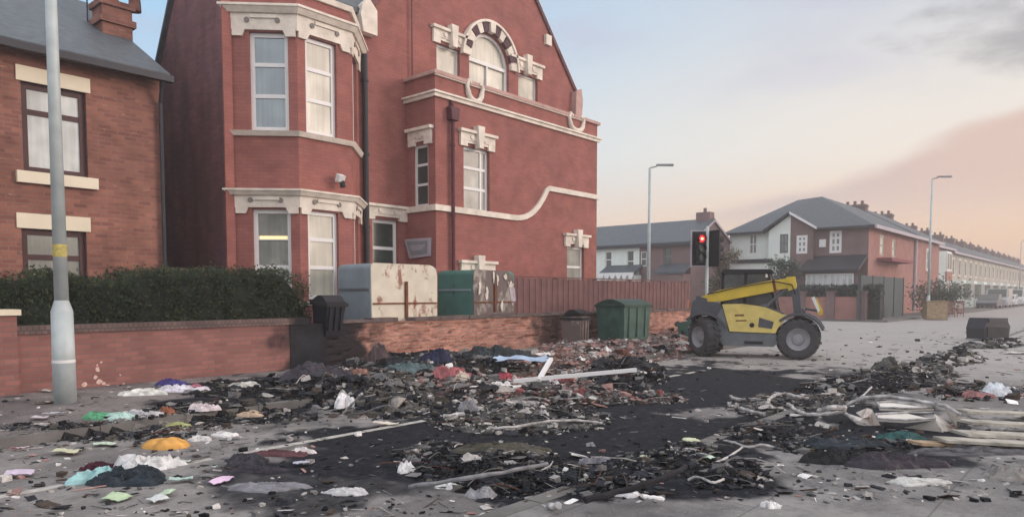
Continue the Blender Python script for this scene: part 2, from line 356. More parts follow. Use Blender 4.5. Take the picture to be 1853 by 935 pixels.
def groundmat(name, base, dust, slab=None):
    mt = bpy.data.materials.new(name); mt.use_nodes = True; t = mt.node_tree; b = t.nodes['Principled BSDF']; b.inputs['Roughness'].default_value = .9
    b.inputs['Specular IOR Level'].default_value = .15
    g = N(t, 'ShaderNodeNewGeometry'); a = N(t, 'ShaderNodeAttribute', attribute_name='Col')
    def nz(s, d=6, r=.6, off=(0, 0, 0)):
        n = N(t, 'ShaderNodeTexNoise'); n.inputs['Scale'].default_value = s; n.inputs['Detail'].default_value = d; n.inputs['Roughness'].default_value = r
        mp = N(t, 'ShaderNodeMapping'); mp.inputs['Location'].default_value = off; link(t, g.outputs['Position'], mp.inputs[0]); link(t, mp.outputs[0], n.inputs[0]); return n.outputs['Fac']
    col = mixc(t, mrange(t, nz(.7), .38, .62), base, dust)
    if slab:
        bt = N(t, 'ShaderNodeTexBrick'); link(t, g.outputs['Position'], bt.inputs['Vector'])
        bt.inputs['Scale'].default_value = 1; bt.inputs['Brick Width'].default_value = slab[0]; bt.inputs['Row Height'].default_value = slab[1]; bt.inputs['Mortar Size'].default_value = .008
        bt.inputs['Color1'].default_value = (1, 1, 1, 1); bt.inputs['Color2'].default_value = (.90, .90, .92, 1); bt.inputs['Mortar'].default_value = (.66, .65, .65, 1)
        col = mixc(t, 1.0, col, bt.outputs['Color'], 'MULTIPLY')
    col = mixc(t, mrange(t, nz(14, 5, .7, (3, 1, 0)), .40, .75, 0, .45), col, (.10, .095, .10, 1))
    spx = N(t, 'ShaderNodeSeparateXYZ'); link(t, g.outputs['Position'], spx.inputs[0])
    dd = mth(t, 'ADD', spx.outputs[0], mth(t, 'MULTIPLY', mth(t, 'SUBTRACT', nz(.5, 5, .6, (2, 2, 2)), .5), 9))
    col = mixc(t, mrange(t, dd, 11, 18, 0, .8), col, (.37, .355, .34, 1))      # trodden brick and ash dust lying thick further up the street
    col = mixc(t, mth(t, 'MULTIPLY', mrange(t, nz(1.6, 7, .68, (13, 5, 0)), .50, .66, 0, .6), mrange(t, spx.outputs[0], 10, 18, 1, .25)), col, (.072, .070, .075, 1))
    sp = mrange(t, nz(55, 3, .6, (9, 4, 0)), .60, .72, 0, .5)
    col = mixc(t, sp, col, (.45, .43, .42, 1))
    s = mth(t, 'ADD', a.outputs['Fac'] if False else a.outputs['Color'], mth(t, 'MULTIPLY', mth(t, 'SUBTRACT', nz(5, 6, .7, (5, 5, 5)), .5), .9))
    sep = N(t, 'ShaderNodeSeparateColor'); link(t, a.outputs['Color'], sep.inputs[0])
    s = mth(t, 'ADD', sep.outputs[0], mth(t, 'MULTIPLY', mth(t, 'SUBTRACT', nz(5, 6, .7, (5, 5, 5)), .5), mth(t, 'MULTIPLY', sep.outputs[0], 1.0)))
    dark = mixc(t, mrange(t, nz(9, 6, .7, (1, 8, 2)), .45, .75), (.010, .012, .017, 1), (.038, .041, .048, 1))
    col = mixc(t, mrange(t, s, .04, .66), col, dark)
    link(t, col, b.inputs['Base Color'])
    bp = N(t, 'ShaderNodeBump'); bp.inputs['Strength'].default_value = .5; bp.inputs['Distance'].default_value = .015
    link(t, nz(45, 5, .7), bp.inputs['Height']); link(t, bp.outputs[0], b.inputs['Normal'])
    return mt
M['road'] = groundmat('dusty asphalt', (.165, .158, .154, 1), (.285, .272, .262, 1))
M['pave'] = groundmat('left pavement', (.17, .15, .145, 1), (.26, .235, .225, 1), (.9, .6))
M['pave2'] = groundmat('right pavement', (.18, .175, .172, 1), (.29, .28, .27, 1), (1.8, .9))
M['kerb'] = mat('kerb stone', (.15, .145, .14), .9, .2, 4, bump=.3)
xs = gline(-400, 1500, 0, 24, .07, 40); ys = gline(-600, 900, -1, 12, .07, 40)
grid('road', xs, ys, lambda x, y: 0.0, M['road'])
KL, KR = 8.2, 3.05         # kerb lines
xl = gline(-60, 23.0, 0, 22, .08, 10); yl = gline(KL+.14, 60, KL, 12, .08, 12)
grid('left_pavement', xl, yl, lambda x, y: .10, M['pave'])
xr = gline(-60, 400, 1, 24, .08, 20); yr = gline(-60, KR-.14, -1, KR, .08, 12)
grid('right_pavement', xr, yr, lambda x, y: .10, M['pave2'])
mb = MB()
for (y0, y1, x0, x1) in ((KL, KL+.14, -60, 23), (KR-.14, KR, -60, 400), (9.6, 9.74, 41.5, 400)):
    x = x0
    while x < x1:
        L = .91 if -1 < x < 30 else 10
        mb.box((x, y0, -.05), (min(x+L-.008, x1), y1, .105+random.uniform(-.004, .004))); x += L
mb.box((23, KL, -.05), (23.14, 60, .105)); mb.box((41.36, 9.6, -.05), (41.5, 60, .105))
struct('kerb', mb, M['kerb'])
mb = MB(); mb.box((41.5, 9.74, -.05), (400, 60, .10)); struct('far_pavement', mb, M['kerb'])
# worn edge line on the road
M['line'] = mat('worn road paint', (.42, .41, .38), .8, .3, 12)
mb = MB(); x = .5
while x < 12.5:
    L = random.uniform(.25, .9); yy = 6.25
    mb.box((x, yy-.045, -.01), (x+L, yy+.045, .004)); x += L+random.choice((.0, .02, .12, .3))
struct('painted_edge_line', mb, M['line'])
mb = MB(); mb.box((-40, 11.96, 0), (23, 13.3, .115)); tag(mb.build('garden_soil', M['soil']), kind='structure')

# ------------------------------------------------------------------ the big red hall
FY, BY = 14.5, 13.35
hall = empty('brick_hall', (12, 14.5, 0), 'large red brick hall with tall gable, arched window and cream stone trim', 'building')
main = Face((0, FY, 0), (1, 0, 0), (0, -1, 0)); blk = Face((0, BY, 0), (1, 0, 0), (0, -1, 0))
X0 = hY(408, 300, FY).x; XA = hY(424, 300, FY).x
XB = hY(788, 300, BY).x; XE = hY(1080, 350, BY).x
side = Face((X0, 0, 0), (0, -1, 0), (-1, 0, 0)); bside = Face((XB, 0, 0), (0, -1, 0), (-1, 0, 0))
# bay footprint
cw = 1.356*math.cos(R(45)); A = V((XA, FY, 0)); B = V((XA+cw, FY-cw, 0))
mw = hY(635, 300, FY-cw).x-B.x
C = V((B.x+mw, FY-cw, 0)); Dp = V((C.x+cw, FY, 0))
bl = Face(A, B-A, (-1, -1, 0)); bm = Face(B, C-B, (0, -1, 0)); br = Face(C, Dp-C, (1, -1, 0))
bL, bMw, bR = (B-A).length, mw, (Dp-C).length
zc1 = apix(bl, 470, 58)[1]; zc2 = hY(424, 13, FY).z; zs = apix(bl, 480, 238)[1]; zs1 = apix(bl, 480, 228)[1]
zl2 = apix(bl, 480, 343)[1]; zl1 = apix(bl, 480, 378)[1]; zgb = apix(bm, 585, 545)[1]
ztop = apix(bm, 600, 10)[1]
print('bay z', zc1, zc2, zs, zl1, zl2, zgb, ztop, XA, XB, XE, Dp)
def win_a(fc, x0, x1, py): return apix(fc, x0, py)[0], apix(fc, x1, py)[0]
wl = win_a(bl, 452, 522, 150); wm = win_a(bm, 553, 609, 150); wr = (bR*.3, bR*.75)
wall = MB()
for fc, L, (a0, a1) in ((bl, bL, wl), (bm, bMw, wm), (br, bR, wr)):
    wallpoly(wall, fc, rect(0, L, 0, ztop), [rect(a0, a1, zs, zc1), rect(a0, a1, zgb, zl1)], .2)
wall.prism([A+V((0, 0, ztop-.03)), B+V((0, 0, ztop-.03)), C+V((0, 0, ztop-.03)), Dp+V((0, 0, ztop-.03))], (0, 0, .02))
wall.build('bay_wall', M['red'], hall)
for fc, (a0, a1), p, q in ((bl, wl, M['glassb'], M['glassm']), (bm, wm, M['blindc'], M['blindc']), (br, wr, M['glassd'], M['glassd'])):
    window(hall, fc, a0, a1, zs+.02, zc1, M['white'], p, (.36, .68), bw=.09, din=.08)
    window(hall, fc, a0, a1, zgb+.05, zl1, M['white'], q, (.36, .68), bw=.09, din=.08)
def ring(off):       # bay outline pushed out by off
    return [A+V((-off*.414-off, 0, 0)) if False else A+V((-off*1.414, 0, 0)), B+V((-off*.414, -off, 0)), C+V((off*.414, -off, 0)), Dp+V((off*1.414, 0, 0))]
def bayband(z0, z1, off0, off1, name, mt=None, top=None):
    mb = MB(); r0 = ring(off0); r1 = ring(off1 if top is None else top)
    i0 = ring(-.03)
    for i in range(3):
        a, b_, c, d = r0[i], r0[i+1], r1[i+1], r1[i]; e, f = i0[i], i0[i+1]
        z = lambda p, h: p+V((0, 0, h))
        mb.add([z(e, z0), z(f, z0), z(b_, z0), z(a, z0), z(e, z1), z(f, z1), z(c, z1), z(d, z1)], [(0, 1, 2, 3), (4, 7, 6, 5), (3, 2, 6, 7), (0, 3, 7, 4), (1, 5, 6, 2)])
    return mb.build(name, mt or M['stone'], hall)
bayband(zc1+.03, zc2-.16, .05, .07, 'bay_cornice'); bayband(zc2-.16, zc2-.05, .12, .20, 'bay_cornice'); bayband(zc2-.05, zc2, .22, .22, 'bay_cornice')
bayband(zl1+.03, zl2-.13, .05, .07, 'bay_cornice'); bayband(zl2-.13, zl2-.04, .12, .18, 'bay_cornice'); bayband(zl2-.04, zl2, .20, .20, 'bay_cornice')
bayband(zs-.10, zs, .06, .12, 'bay_sill'); bayband(zgb-.08, zgb, .05, .10, 'bay_sill'); bayband(ztop-.02, ztop+.09, .06, .09, 'bay_coping')
M['shade'] = mat('carved rosette in painted shade', (.22, .20, .19), .8, .1)  # darkened stone tone: shade of the carving put into the colour
for fc, L in ((bl, bL), (bm, bMw), (br, bR)):
    for (zb, zt) in ((zc1, zc2-.16), (zl1, zl2-.13)):
        for s in (.0, 1.0):     # corner drops of the carved lintel
            a = 0.02 if s == 0 else L-.26
            mb = MB(); mb.prism([fc.P(a+x_, zb+y_, .0) for x_, y_ in (((0, -.10), (.2, -.10), (.25, .0), (.26, .03), (0, .03)) if s == 0 else ((.04, -.10), (.24, -.10), (.24, .03), (-.02, .03), (-.01, 0)))], fc.n*.055); mb.build('carved_drop', M['stone'], hall)
        mb = MB(); fbox(mb, fc, L*.30, L*.70, zt-.10, zt-.03, .07, .095); mb.build('carved_panel', M['stone'], hall)
        for q in (.25, .72):
            c = fc.P(L*q, (zb+zt)/2+.04, .055); mb = MB(); mb.tube([c, c+fc.n*.03], .055, 10); mb.build('rosette', M['shade'], hall)
# slate roof of the bay
mb = MB(); rr_ = ring(.0); ap = V(((B.x+C.x)/2, FY+.2, ztop+1.3))
rr_ = [p+V((0, 0, ztop+.05)) for p in rr_]
mb.add(rr_+[ap+V((-.4, 0, 0)), ap+V((.4, 0, 0))], [(0, 1, 4), (1, 2, 5, 4), (2, 3, 5)]); mb.build('bay_roof', M['slate'], hall)

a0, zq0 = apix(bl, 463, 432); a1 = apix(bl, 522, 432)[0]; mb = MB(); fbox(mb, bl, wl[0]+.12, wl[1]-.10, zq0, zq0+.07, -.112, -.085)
M['lit'] = mat('glowing strip for a warm reflection', (.8, .7, .4), .5, .0, emis=((1, .74, .38, 1), .7)); mb.build('reflection_strip', M['lit'], hall)  # added glowing strip imitates a warm reflection on the opaque pane
# front wall with the gable
aL = apix(main, 655, 10)[0]; aR, zR = apix(main, 1041, 172); a2, z2 = apix(main, 965, -2)
slope = (z2-zR)/(aR-a2); aC = (aL+aR)/2; zAp = zR+slope*(aR-aC); zL = zR
zE = 8.35
print('gable', aL, aR, zR, zAp, slope)
gw = win_a(main, 671, 721, 430)[0:2]; gz1 = apix(main, 695, 397)[1]; gz0 = apix(main, 695, 480)[1]-.15
wA = (apix(main, 790, 112)[0], apix(main, 832, 112)[0]); wAz = (apix(main, 810, 141)[1], apix(main, 810, 84)[1])
wB = (apix(main, 849, 130)[0], apix(main, 921, 130)[0]); zsill = wAz[0]
rB = (wB[1]-wB[0])/2; cB = (wB[0]+wB[1])/2; zspr = apix(main, 885, 62)[1]-rB
wC = (apix(main, 938, 170)[0], apix(main, 973, 170)[0])
print('arch', wB, rB, zspr, zsill, wAz)
arch = [(wB[0], zsill), (wB[1], zsill)]+[(cB+rB*math.cos(R(t)), zspr+rB*math.sin(R(t))) for t in range(0, 181, 12)]
outer = [(X0, 0), (XE, 0), (XE, 7.0), (aR+.05, 7.0), (aR+.05, zR), (aC, zAp), (aL, zL), (aL, zE), (X0, zE)]
mb = MB()
wallpoly(mb, main, outer, [rect(gw[0], gw[1], gz0, gz1), rect(wA[0], wA[1], wAz[0], wAz[1]), rect(wC[0], wC[1], wAz[0], wAz[1]), arch], .28)
mb.build('front_wall', M['red'], hall)
window(hall, main, gw[0], gw[1], gz0, gz1, M['white'], M['glassd'], (.45,), bw=.09)
window(hall, main, wA[0], wA[1], wAz[0], wAz[1], M['white'], M['blindc'], (), bw=.06, din=.10)
window(hall, main, wC[0], wC[1], wAz[0], wAz[1], M['white'], M['blindc'], (), bw=.06, din=.10)
# arched window: pane and frame
mb = MB(); n = len(arch)
mb.prism([main.P(a, z, -.17) for a, z in arch], (0, .02, 0))
fr = MB()
inn = [(cB+(a-cB)*.90, zsill+.08 if i < 2 else zspr+(z-zspr)*.90) for i, (a, z) in enumerate(arch)]
for i in range(n):
    j = (i+1) % n
    q = [arch[i], arch[j], inn[j], inn[i]]
    fr.prism([main.P(a, z, -.10) for a, z in q], (0, .05, 0))
fbox(fr, main, wB[0]+.05, wB[1]-.05, zspr-.05, zspr+.05, -.15, -.095); fbox(fr, main, cB-.03, cB+.03, zsill+.08, zspr-.05, -.15, -.105)
fr_o = fr.build('window', M['white'], hall); p_o = mb.build('pane', M['blindc'], fr_o); p_o.matrix_parent_inverse = Matrix()
# arch surround: stone ring, voussoirs and dark brick wedges
M['dkbrick'] = mat('dark purple brick', (.10, .055, .065), .8, .2, 8)
st = MB(); r1, r2 = rB*1.02, rB*1.34
for k in range(13):
    t0, t1 = R(k*180/13+1.2), R((k+1)*180/13-1.2)
    q = [(cB+r*math.cos(t), zspr+r*math.sin(t)) for r, t in ((r1, t0), (r2, t0), (r2, t1), (r1, t1))]
    b1_ = MB(); b1_.prism([main.P(a, z, .0) for a, z in q], (0, -(.10 if k != 6 else .16), 0)); b1_.build('arch_voussoir', M['stone'] if k % 2 == 0 else M['dkbrick'], hall)
for k in range(30):
    t0, t1 = R(k*6), R(k*6+6)
    q = [(cB+r*math.cos(t), zspr+r*math.sin(t)) for r, t in ((r2, t0), (r2+.07, t0), (r2+.07, t1), (r2, t1))]
    st.prism([main.P(a, z, .0) for a, z in q], (0, -.14, 0))
st.build('arch_surround', M['stone'], hall); 
def lintel(fc, a0, a1, z0, z1, name='window_lintel', key=True):
    mb = MB(); h = z1-z0; ov = .16
    fbox(mb, fc, a0-ov, a1+ov, z0+h*.35, z0+h*.82, 0, .07); fbox(mb, fc, a0-ov-.05, a1+ov+.05, z0+h*.82, z1, 0, .14)
    fbox(mb, fc, a0-ov, a0+.10, z0-.02, z0+h*.35, 0, .065); fbox(mb, fc, a1-.10, a1+ov, z0-.02, z0+h*.35, 0, .065)
    fbox(mb, fc, a0+.1, a1-.1, z0+h*.18, z0+h*.35, 0, .05)
    if key:
        c = (a0+a1)/2; k = [(c-.08, z0-.03), (c+.08, z0-.03), (c+.13, z1+.14), (c-.13, z1+.14)]
        mb.prism([fc.P(a, z, .0) for a, z in k], fc.n*.19)
    for a in ((a0+(a0+a1)/2)/2, (a1+(a0+a1)/2)/2):
        c = fc.P(a, z0+h*.58, .07); mb.tube([c, c+fc.n*.03], h*.16, 8)
    return mb.build(name, M['stone'], hall)
zli = apix(main, 800, 52)[1]
lintel(main, wA[0], wB[0]-.18, wAz[1], zli+.0); lintel(main, wB[1]+.18, wC[1], wAz[1], zli)
lintel(main, gw[0], gw[1]+.1, gz1, apix(main, 690, 370)[1], key=False)
mb = MB(); fbox(mb, main, wA[0]-.2, wC[1]+.2, zsill-.10, zsill, 0, .10); mb.build('window_sill', M['stone'], hall)
# gable coping, kneelers
mb = MB()
for (p, q) in (((aL-.08, zL-.12), (aC, zAp+.06)), ((aC, zAp+.06), (aR+.12, zR-.12))):
    d = V((q[0]-p[0], q[1]-p[1])).normalized(); nn = V((-d.y, d.x))*.12
    mb.prism([main.P(p[0], p[1], .06), main.P(q[0], q[1], .06), main.P(q[0]+nn.x, q[1]+nn.y, .06), main.P(p[0]+nn.x, p[1]+nn.y, .06)], (0, .35, 0))
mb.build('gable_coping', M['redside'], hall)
def kneeler(a, z, sgn):
    mb = MB()
    mb.prism([main.P(a-.30*sgn, z-.5, .0), main.P(a+.12*sgn, z-.5, .0), main.P(a+.20*sgn, z-.1, .0), main.P(a+.14*sgn, z+.15, .0), main.P(a-.05*sgn, z+.35, .0), main.P(a-.30*sgn, z+.1, 0)], (0, -.22, 0))
    mb.build('kneeler_stone', M['stone'], hall)
kneeler(aL, zL+.1, -1)
mb = MB(); mb.prism([main.P(aR-.25, zR-.9, .0), main.P(aR+.1, zR-.9, .0), main.P(aR+.18, zR-.2, .0), main.P(aR+.08, zR+.18, .0), main.P(aR-.2, zR+.05, 0)], (0, -.2, 0)); mb.build('kneeler_stone', M['pstone'], hall)
a_, z_ = apix(main, 990, 72); mb = MB(); fbox(mb, main, a_-.16, a_+.12, z_-.2, z_+.12, 0, .1); mb.build('gable_stone', M['stone'], hall)
# projecting block
zstr = hY(788, 168, BY).z; zpar = hY(788, 134, BY).z; zb0 = hY(788, 375, BY).z; zb1 = apix(blk, 1040, 350)[1]
w1 = win_a(blk, 839, 886, 320); w1z = (apix(blk, 862, 383)[1], apix(blk, 862, 268)[1])
w2 = win_a(blk, 1026, 1057, 480); w2z = (apix(blk, 1042, 514)[1]-.1, apix(blk, 1042, 446)[1])
w3z = (w2z[0], zb0-1.25+.15)
w3z = (.9, apix(blk, 862, 500)[1])
w4 = sorted((apix(bside, 749, 320)[0], apix(bside, 775, 320)[0])); w4z = (apix(bside, 762, 374)[1], apix(bside, 762, 262)[1])
print('block', XB, XE, zstr, zpar, zb0, zb1, w1, w1z, w2, w2z, w4, w4z)
mb = MB()
wallpoly(mb, blk, rect(XB, XE, 0, zpar), [rect(*w1, *w1z), rect(*w2, *w2z), rect(*w1, *w3z)], .2)
wallpoly(mb, bside, rect(-FY, -BY, 0, zpar), [rect(*w4, *w4z)], .12)
mb.add([V((XE, BY, 0)), V((XE, FY, 0)), V((XE, FY, zpar)), V((XE, BY, zpar))], [(0, 1, 2, 3)])
mb.add([V((XB, BY, zpar-.5)), V((XE, BY, zpar-.5)), V((XE, FY, zpar-.5)), V((XB, FY, zpar-.5))], [(0, 1, 2, 3)])
mb.build('porch_block_wall', M['red'], hall)
window(hall, blk, *w1, *w1z, M['white'], M['glassm'], (.36, .68), (.75,), bw=.08)
window(hall, blk, *w2, *w2z, M['white'], M['glassm'], (.5,), bw=.08)
window(hall, blk, *w1, *w3z, M['white'], M['glassm'], (.5,), bw=.08)
window(hall, bside, *w4, *w4z, M['white'], M['glassd'], (.36, .68), bw=.07, din=.05)
lintel(blk, *w1, w1z[1], apix(blk, 862, 240)[1]); lintel(blk, *w2, w2z[1], apix(blk, 1042, 424)[1]); lintel(blk, *w1, w3z[1], w3z[1]+.42)
lintel(bside, *w4, w4z[1], apix(bside, 760, 232)[1], key=False)
mb = MB()
for (z0, z1, d) in ((zstr-.09, zstr, .07), (zstr, zstr+.05, .12)):
    fbox(mb, blk, XB-d, XE+d, z0, z1, 0, d); fbox(mb, bside, -FY, -BY, z0, z1, 0, d-.002)
mb.build('string_course', M['stone'], hall)
mb = MB(); fbox(mb, blk, XB-.08, XE+.08, zpar, zpar+.09, -.30, .08); fbox(mb, bside, -FY, -BY-.301, zpar, zpar+.088, -.30, .078)
mb.build('parapet_coping', M['pstone'], hall)
mb = MB(); fbox(mb, blk, XB-.04, XE-.8, zpar-.03, zpar-.002, 0, .06); mb.build('parapet_string', M['stone'], hall)
# white scrolls on the parapet
def scroll(px, py, w_, h_):
    a, z = apix(blk, px, py); mb = MB(); pts = []
    for t in range(180, 361, 20): pts.append(blk.P(a+w_*math.cos(R(t)), z+h_*math.sin(R(t)), .05))
    mb.tube(pts, .075, 8)
    for s in (-1, 1): mb.tube([blk.P(a+s*w_, z-.02, .05), blk.P(a+s*w_*1.15, z+.14, .05), blk.P(a+s*w_*.9, z+.26, .05), blk.P(a+s*w_*.65, z+.2, .05)], .06, 8)
    mb.build('scroll_ornament', M['stone'], hall)
scroll(857, 168, .26, .24); scroll(1041, 224, .34, .22)
# curved white band
pts = []; aM = apix(blk, 925, 390)[0]; aN = apix(blk, 988, 345)[0]
pts += [(XB, zb0), (aM, zb0-.02)]
for k in range(1, 9):
    u = k/8; pts.append((aM+(aN-aM)*u, zb0-.02+(zb1-zb0-.05)*(u**2.6)))
pts += [(aN+.10, zb1-.0), (XE+.05, zb1)]
top = []; bot = []
for i, (a, z) in enumerate(pts):
    p = pts[max(i-1, 0)]; q = pts[min(i+1, len(pts)-1)]; d = V((q[0]-p[0], q[1]-p[1])).normalized(); nn = V((-d.y, d.x))*.075
    top.append((a+nn.x, z+nn.y)); bot.append((a-nn.x, z-nn.y))
mb = MB()
for i in range(len(pts)-1):
    mb.prism([blk.P(*bot[i]), blk.P(*bot[i+1]), blk.P(*top[i+1]), blk.P(*top[i])], (0, -.07, 0))
fbox(mb, bside, -FY, -BY+.068, zb0-.075, zb0+.075, 0, .07)
mb.build('curved_band', M['stone'], hall)
# side wall (left), rear, right, roofs
ws = [(0, 0), (-7.5, 0), (-7.5, 4.2)]
yb, zb_ = hX(292, 110, X0).y, hX(292, 110, X0).z; yt, zt_ = hX(315, 0, X0).y, hX(315, 0, X0).z
sl = (zt_-zb_)/(yb-yt); print('side', yb, zb_, yt, zt_, sl)
yr_ = FY+1.3; zr_ = zt_+sl*(yt-yr_)
mb = MB()
yend = yb+ (zb_-3.2)/sl
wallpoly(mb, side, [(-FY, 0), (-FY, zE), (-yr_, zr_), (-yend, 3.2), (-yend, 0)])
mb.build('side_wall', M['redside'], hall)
mb = MB()
Xv = X0-.10
mb.prism([(Xv, FY-.12, zE-.02), (Xv, yr_, zr_+.05), (Xv, yr_, zr_+.17), (Xv, FY-.12, zE+.1)], (aL-Xv+.2, 0, 0))
mb.prism([(Xv, yr_, zr_+.05), (Xv, yend+.1, 3.15), (Xv, yend+.1, 3.27), (Xv, yr_, zr_+.17)], (aL-Xv+.2, 0, 0))
zz = zAp
for s, (a, z) in ((-1, (aL, zL)), (1, (aR, zR))):
    mb.prism([(a+s*.1, FY+.3, z-.1), (aC, FY+.3, zz), (aC, FY+.3, zz+.1), (a+s*.15, FY+.3, z)], (0, 9.5, 0))
mb.build('roof', M['slate'], hall)
mb = MB(); mb.add([V((XE, FY, 0)), V((XE, 24, 0)), V((XE, 24, 7)), V((XE, FY, 7))], [(0, 1, 2, 3)])
mb.add([V((aR+.05, FY+.25, 6.9)), V((aR+.05, 24, 6.9)), V((aR+.05, 24, zR)), V((aR+.05, FY+.25, zR))], [(0, 1, 2, 3)])
mb.add([V((X0, 24, 0)), V((XE, 24, 0)), V((XE, 24, 7)), V((aR, 24, zR)), V((aC, 24, zAp)), V((aL, 24, zL)), V((X0, 24, 3.2))], [(0, 1, 2, 3, 4, 5, 6)])
mb.add([V((aL, FY, 3)), V((aL, 24, 3)), V((aL, 24, zL)), V((aL, FY, zL))], [(0, 1, 2, 3)])
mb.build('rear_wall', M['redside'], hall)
# corner pilaster strips and downpipes
mb = MB(); fbox(mb, main, X0-.03, X0+.16, 0, zE-.02, 0, .05); fbox(mb, main, Dp.x+.18, Dp.x+.34, 0, 4.1, 0, .05); mb.build('pilaster', M['red'], hall)
def pipe(px, y0, y1, fc, r=.055, mt=None, hop=False):
    a, z0 = apix(fc, px, y0); z1 = apix(fc, px, y1)[1]
    mb = MB(); mb.tube([fc.P(a, z0, .09), fc.P(a, max(z1, 0), .09)], r, 10)
    z = z0-.6
    while z > z1: mb.tube([fc.P(a, z, .09), fc.P(a, z-.06, .09)], r*1.35, 10); z -= 1.8
    if hop:
        mb.prism([fc.P(a-.12, z0-.02, .0), fc.P(a+.12, z0-.02, 0), fc.P(a+.16, z0+.3, 0), fc.P(a-.16, z0+.3, 0)], fc.n*.2)
        mb.tube([fc.P(a, z0+.3, .09), fc.P(a, z0+.5, .02)], r, 8)
    return mb.build('downpipe', mt or M['lead'], hall)
M['pipe2'] = mat('dark red painted pipe', (.09, .025, .035), .6, .15)
pipe(656, 100, 600, main, .07); pipe(815, 218, 700, blk, .05, M['pipe2'], True)
pipe(741, 0, 140, main, .02, M['redside'])
# sign on the block's side, flood light on the bay
sg = MB(); q = [apix(bside, *p) for p in ((734, 433), (782, 430), (781, 463), (744, 468))]
sg.prism([bside.P(a, z, .02) for a, z in q], bside.n*.04)
q2 = [(a*.78+sum(p[0] for p in q)/4*.22, z*.72+sum(p[1] for p in q)/4*.28) for a, z in q]
M['sign'] = mat('lilac grey sign', (.42, .38, .43), .6, .05); M['sign2'] = mat('grey sign panel', (.24, .25, .27), .6, .1)
so_ = sg.build('wall_sign', M['sign']); tag(so_, 'small pale grey tapering sign board on the shaded side of the red hall', 'sign')
s2 = MB(); s2.prism([bside.P(a, z, .062) for a, z in q2], bside.n*.01); x = s2.build('sign_panel', M['sign2'], so_)
s2 = MB()
for i, zf in enumerate((.66, .52, .40)):
    za = min(p[1] for p in q2); zb = max(p[1] for p in q2); aa = sum(p[0] for p in q2)/4
    fbox(s2, bside, aa-.32+.05*i, aa+.28-.07*i, za+(zb-za)*zf-.018, za+(zb-za)*zf+.018, .075, .08)
s2.build('worn_lettering', M['sign'], so_)
a, z = apix(bm, 608, 328); lt = MB(); c = bm.P(a, z, .0)
lt.tube([c, c+bm.n*.14], .03, 8); lt.box((-.08, -.07, -.07), (.08, .07, .07), 0, Matrix.Translation(c+bm.n*.2+V((-.02, 0, .05))) @ Matrix.Rotation(R(25), 4, 'X'))
lo_ = lt.build('security_light', M['white']); tag(lo_, 'small white security lamp fixed on the brick between the bay windows', 'security light')
lt = MB(); lt.tube([c+bm.n*.2+V((.02, 0, -.02)), c+bm.n*.2+V((.03, -.02, -.15))], .06, 10); lt.build('lamp_head', M['black'], lo_)
print('hall ok')

# ------------------------------------------------------------------ house on the left
h1 = empty('brick_house', (3, FY, 0), 'red brick house with slate roof, chimney and pale lintels at the left edge', 'house')
XH = hY(292, 300, FY).x; zev = hY(292, 144, FY).z; xW = -3.5
wu = (apix(main, 40, 230)[0], apix(main, 157, 230)[0]); wuz = (apix(main, 100, 316)[1], apix(main, 100, 158)[1])
wd = (apix(main, 40, 450)[0], apix(main, 157, 450)[0]); wdz = (apix(main, 100, 470)[1]-1.0, apix(main, 100, 416)[1])
print('house', XH, zev, wu, wuz, wd, wdz)
mb = MB()
hs = [rect(*wu, *wuz), rect(*wd, *wdz), rect(wu[0]-3.2, wu[1]-3.2, *wuz)]
wallpoly(mb, main, rect(xW, XH, 0, zev), hs, .16)
hside = Face((XH, 0, 0), (0, 1, 0), (1, 0, 0))
zrg = zev+2.35
wallpoly(mb, hside, [(FY, 0), (FY+8, 0), (FY+8, zev), (FY+4, zrg), (FY, zev)])
mb.add([V((xW, FY, 0)), V((xW, FY+8, 0)), V((xW, FY+8, zev)), V((xW, FY+4, zrg)), V((xW, FY, zev))], [(0, 1, 2, 3, 4)])
mb.add([V((xW, FY+8, 0)), V((XH, FY+8, 0)), V((XH, FY+8, zev)), V((xW, FY+8, zev))], [(0, 1, 2, 3)])
mb.build('wall', M['house'], h1)
for (a, zz_) in ((wu, wuz), (wd, wdz), ((wu[0]-3.2, wu[1]-3.2), wuz)):
    window(h1, main, *a, *zz_, M['brownfr'], M['blindw'] if zz_ is wuz else M['glassm'], (.68,), (.56,), bw=.10, din=.07)
    mb = MB(); fbox(mb, main, a[0]-.07, a[1]+.07, zz_[1], zz_[1]+.26, -.02, .03); mb.build('lintel', M['lintel'], h1)
    mb = MB(); fbox(mb, main, a[0]-.12, a[1]+.14, zz_[0]-.20, zz_[0], -.06, .09); mb.build('sill', M['lintel'], h1)
mb = MB(); rf = 0
for s in (0, 1):
    y0, z0 = (FY-.28, zev-.06) if s == 0 else (FY+8.28, zev-.06)
    mb.prism([(xW-.1, y0, z0), (xW-.1, FY+4, zrg+.08), (xW-.1, FY+4, zrg+.2), (xW-.1, y0, z0+.12)], (XH-xW+.2, 0, 0))
mb.build('roof', M['slate'], h1)
mb = MB(); mb.box((xW-.1, FY-.40, zev-.12), (XH+.12, FY-.26, zev+.0)); mb.tube([(XH-.06, FY-.3, zev-.1), (XH-.02, FY-.08, zev-.5), (XH-.02, FY-.08, 0)], .04, 8); mb.build('gutter', M['lead'], h1)
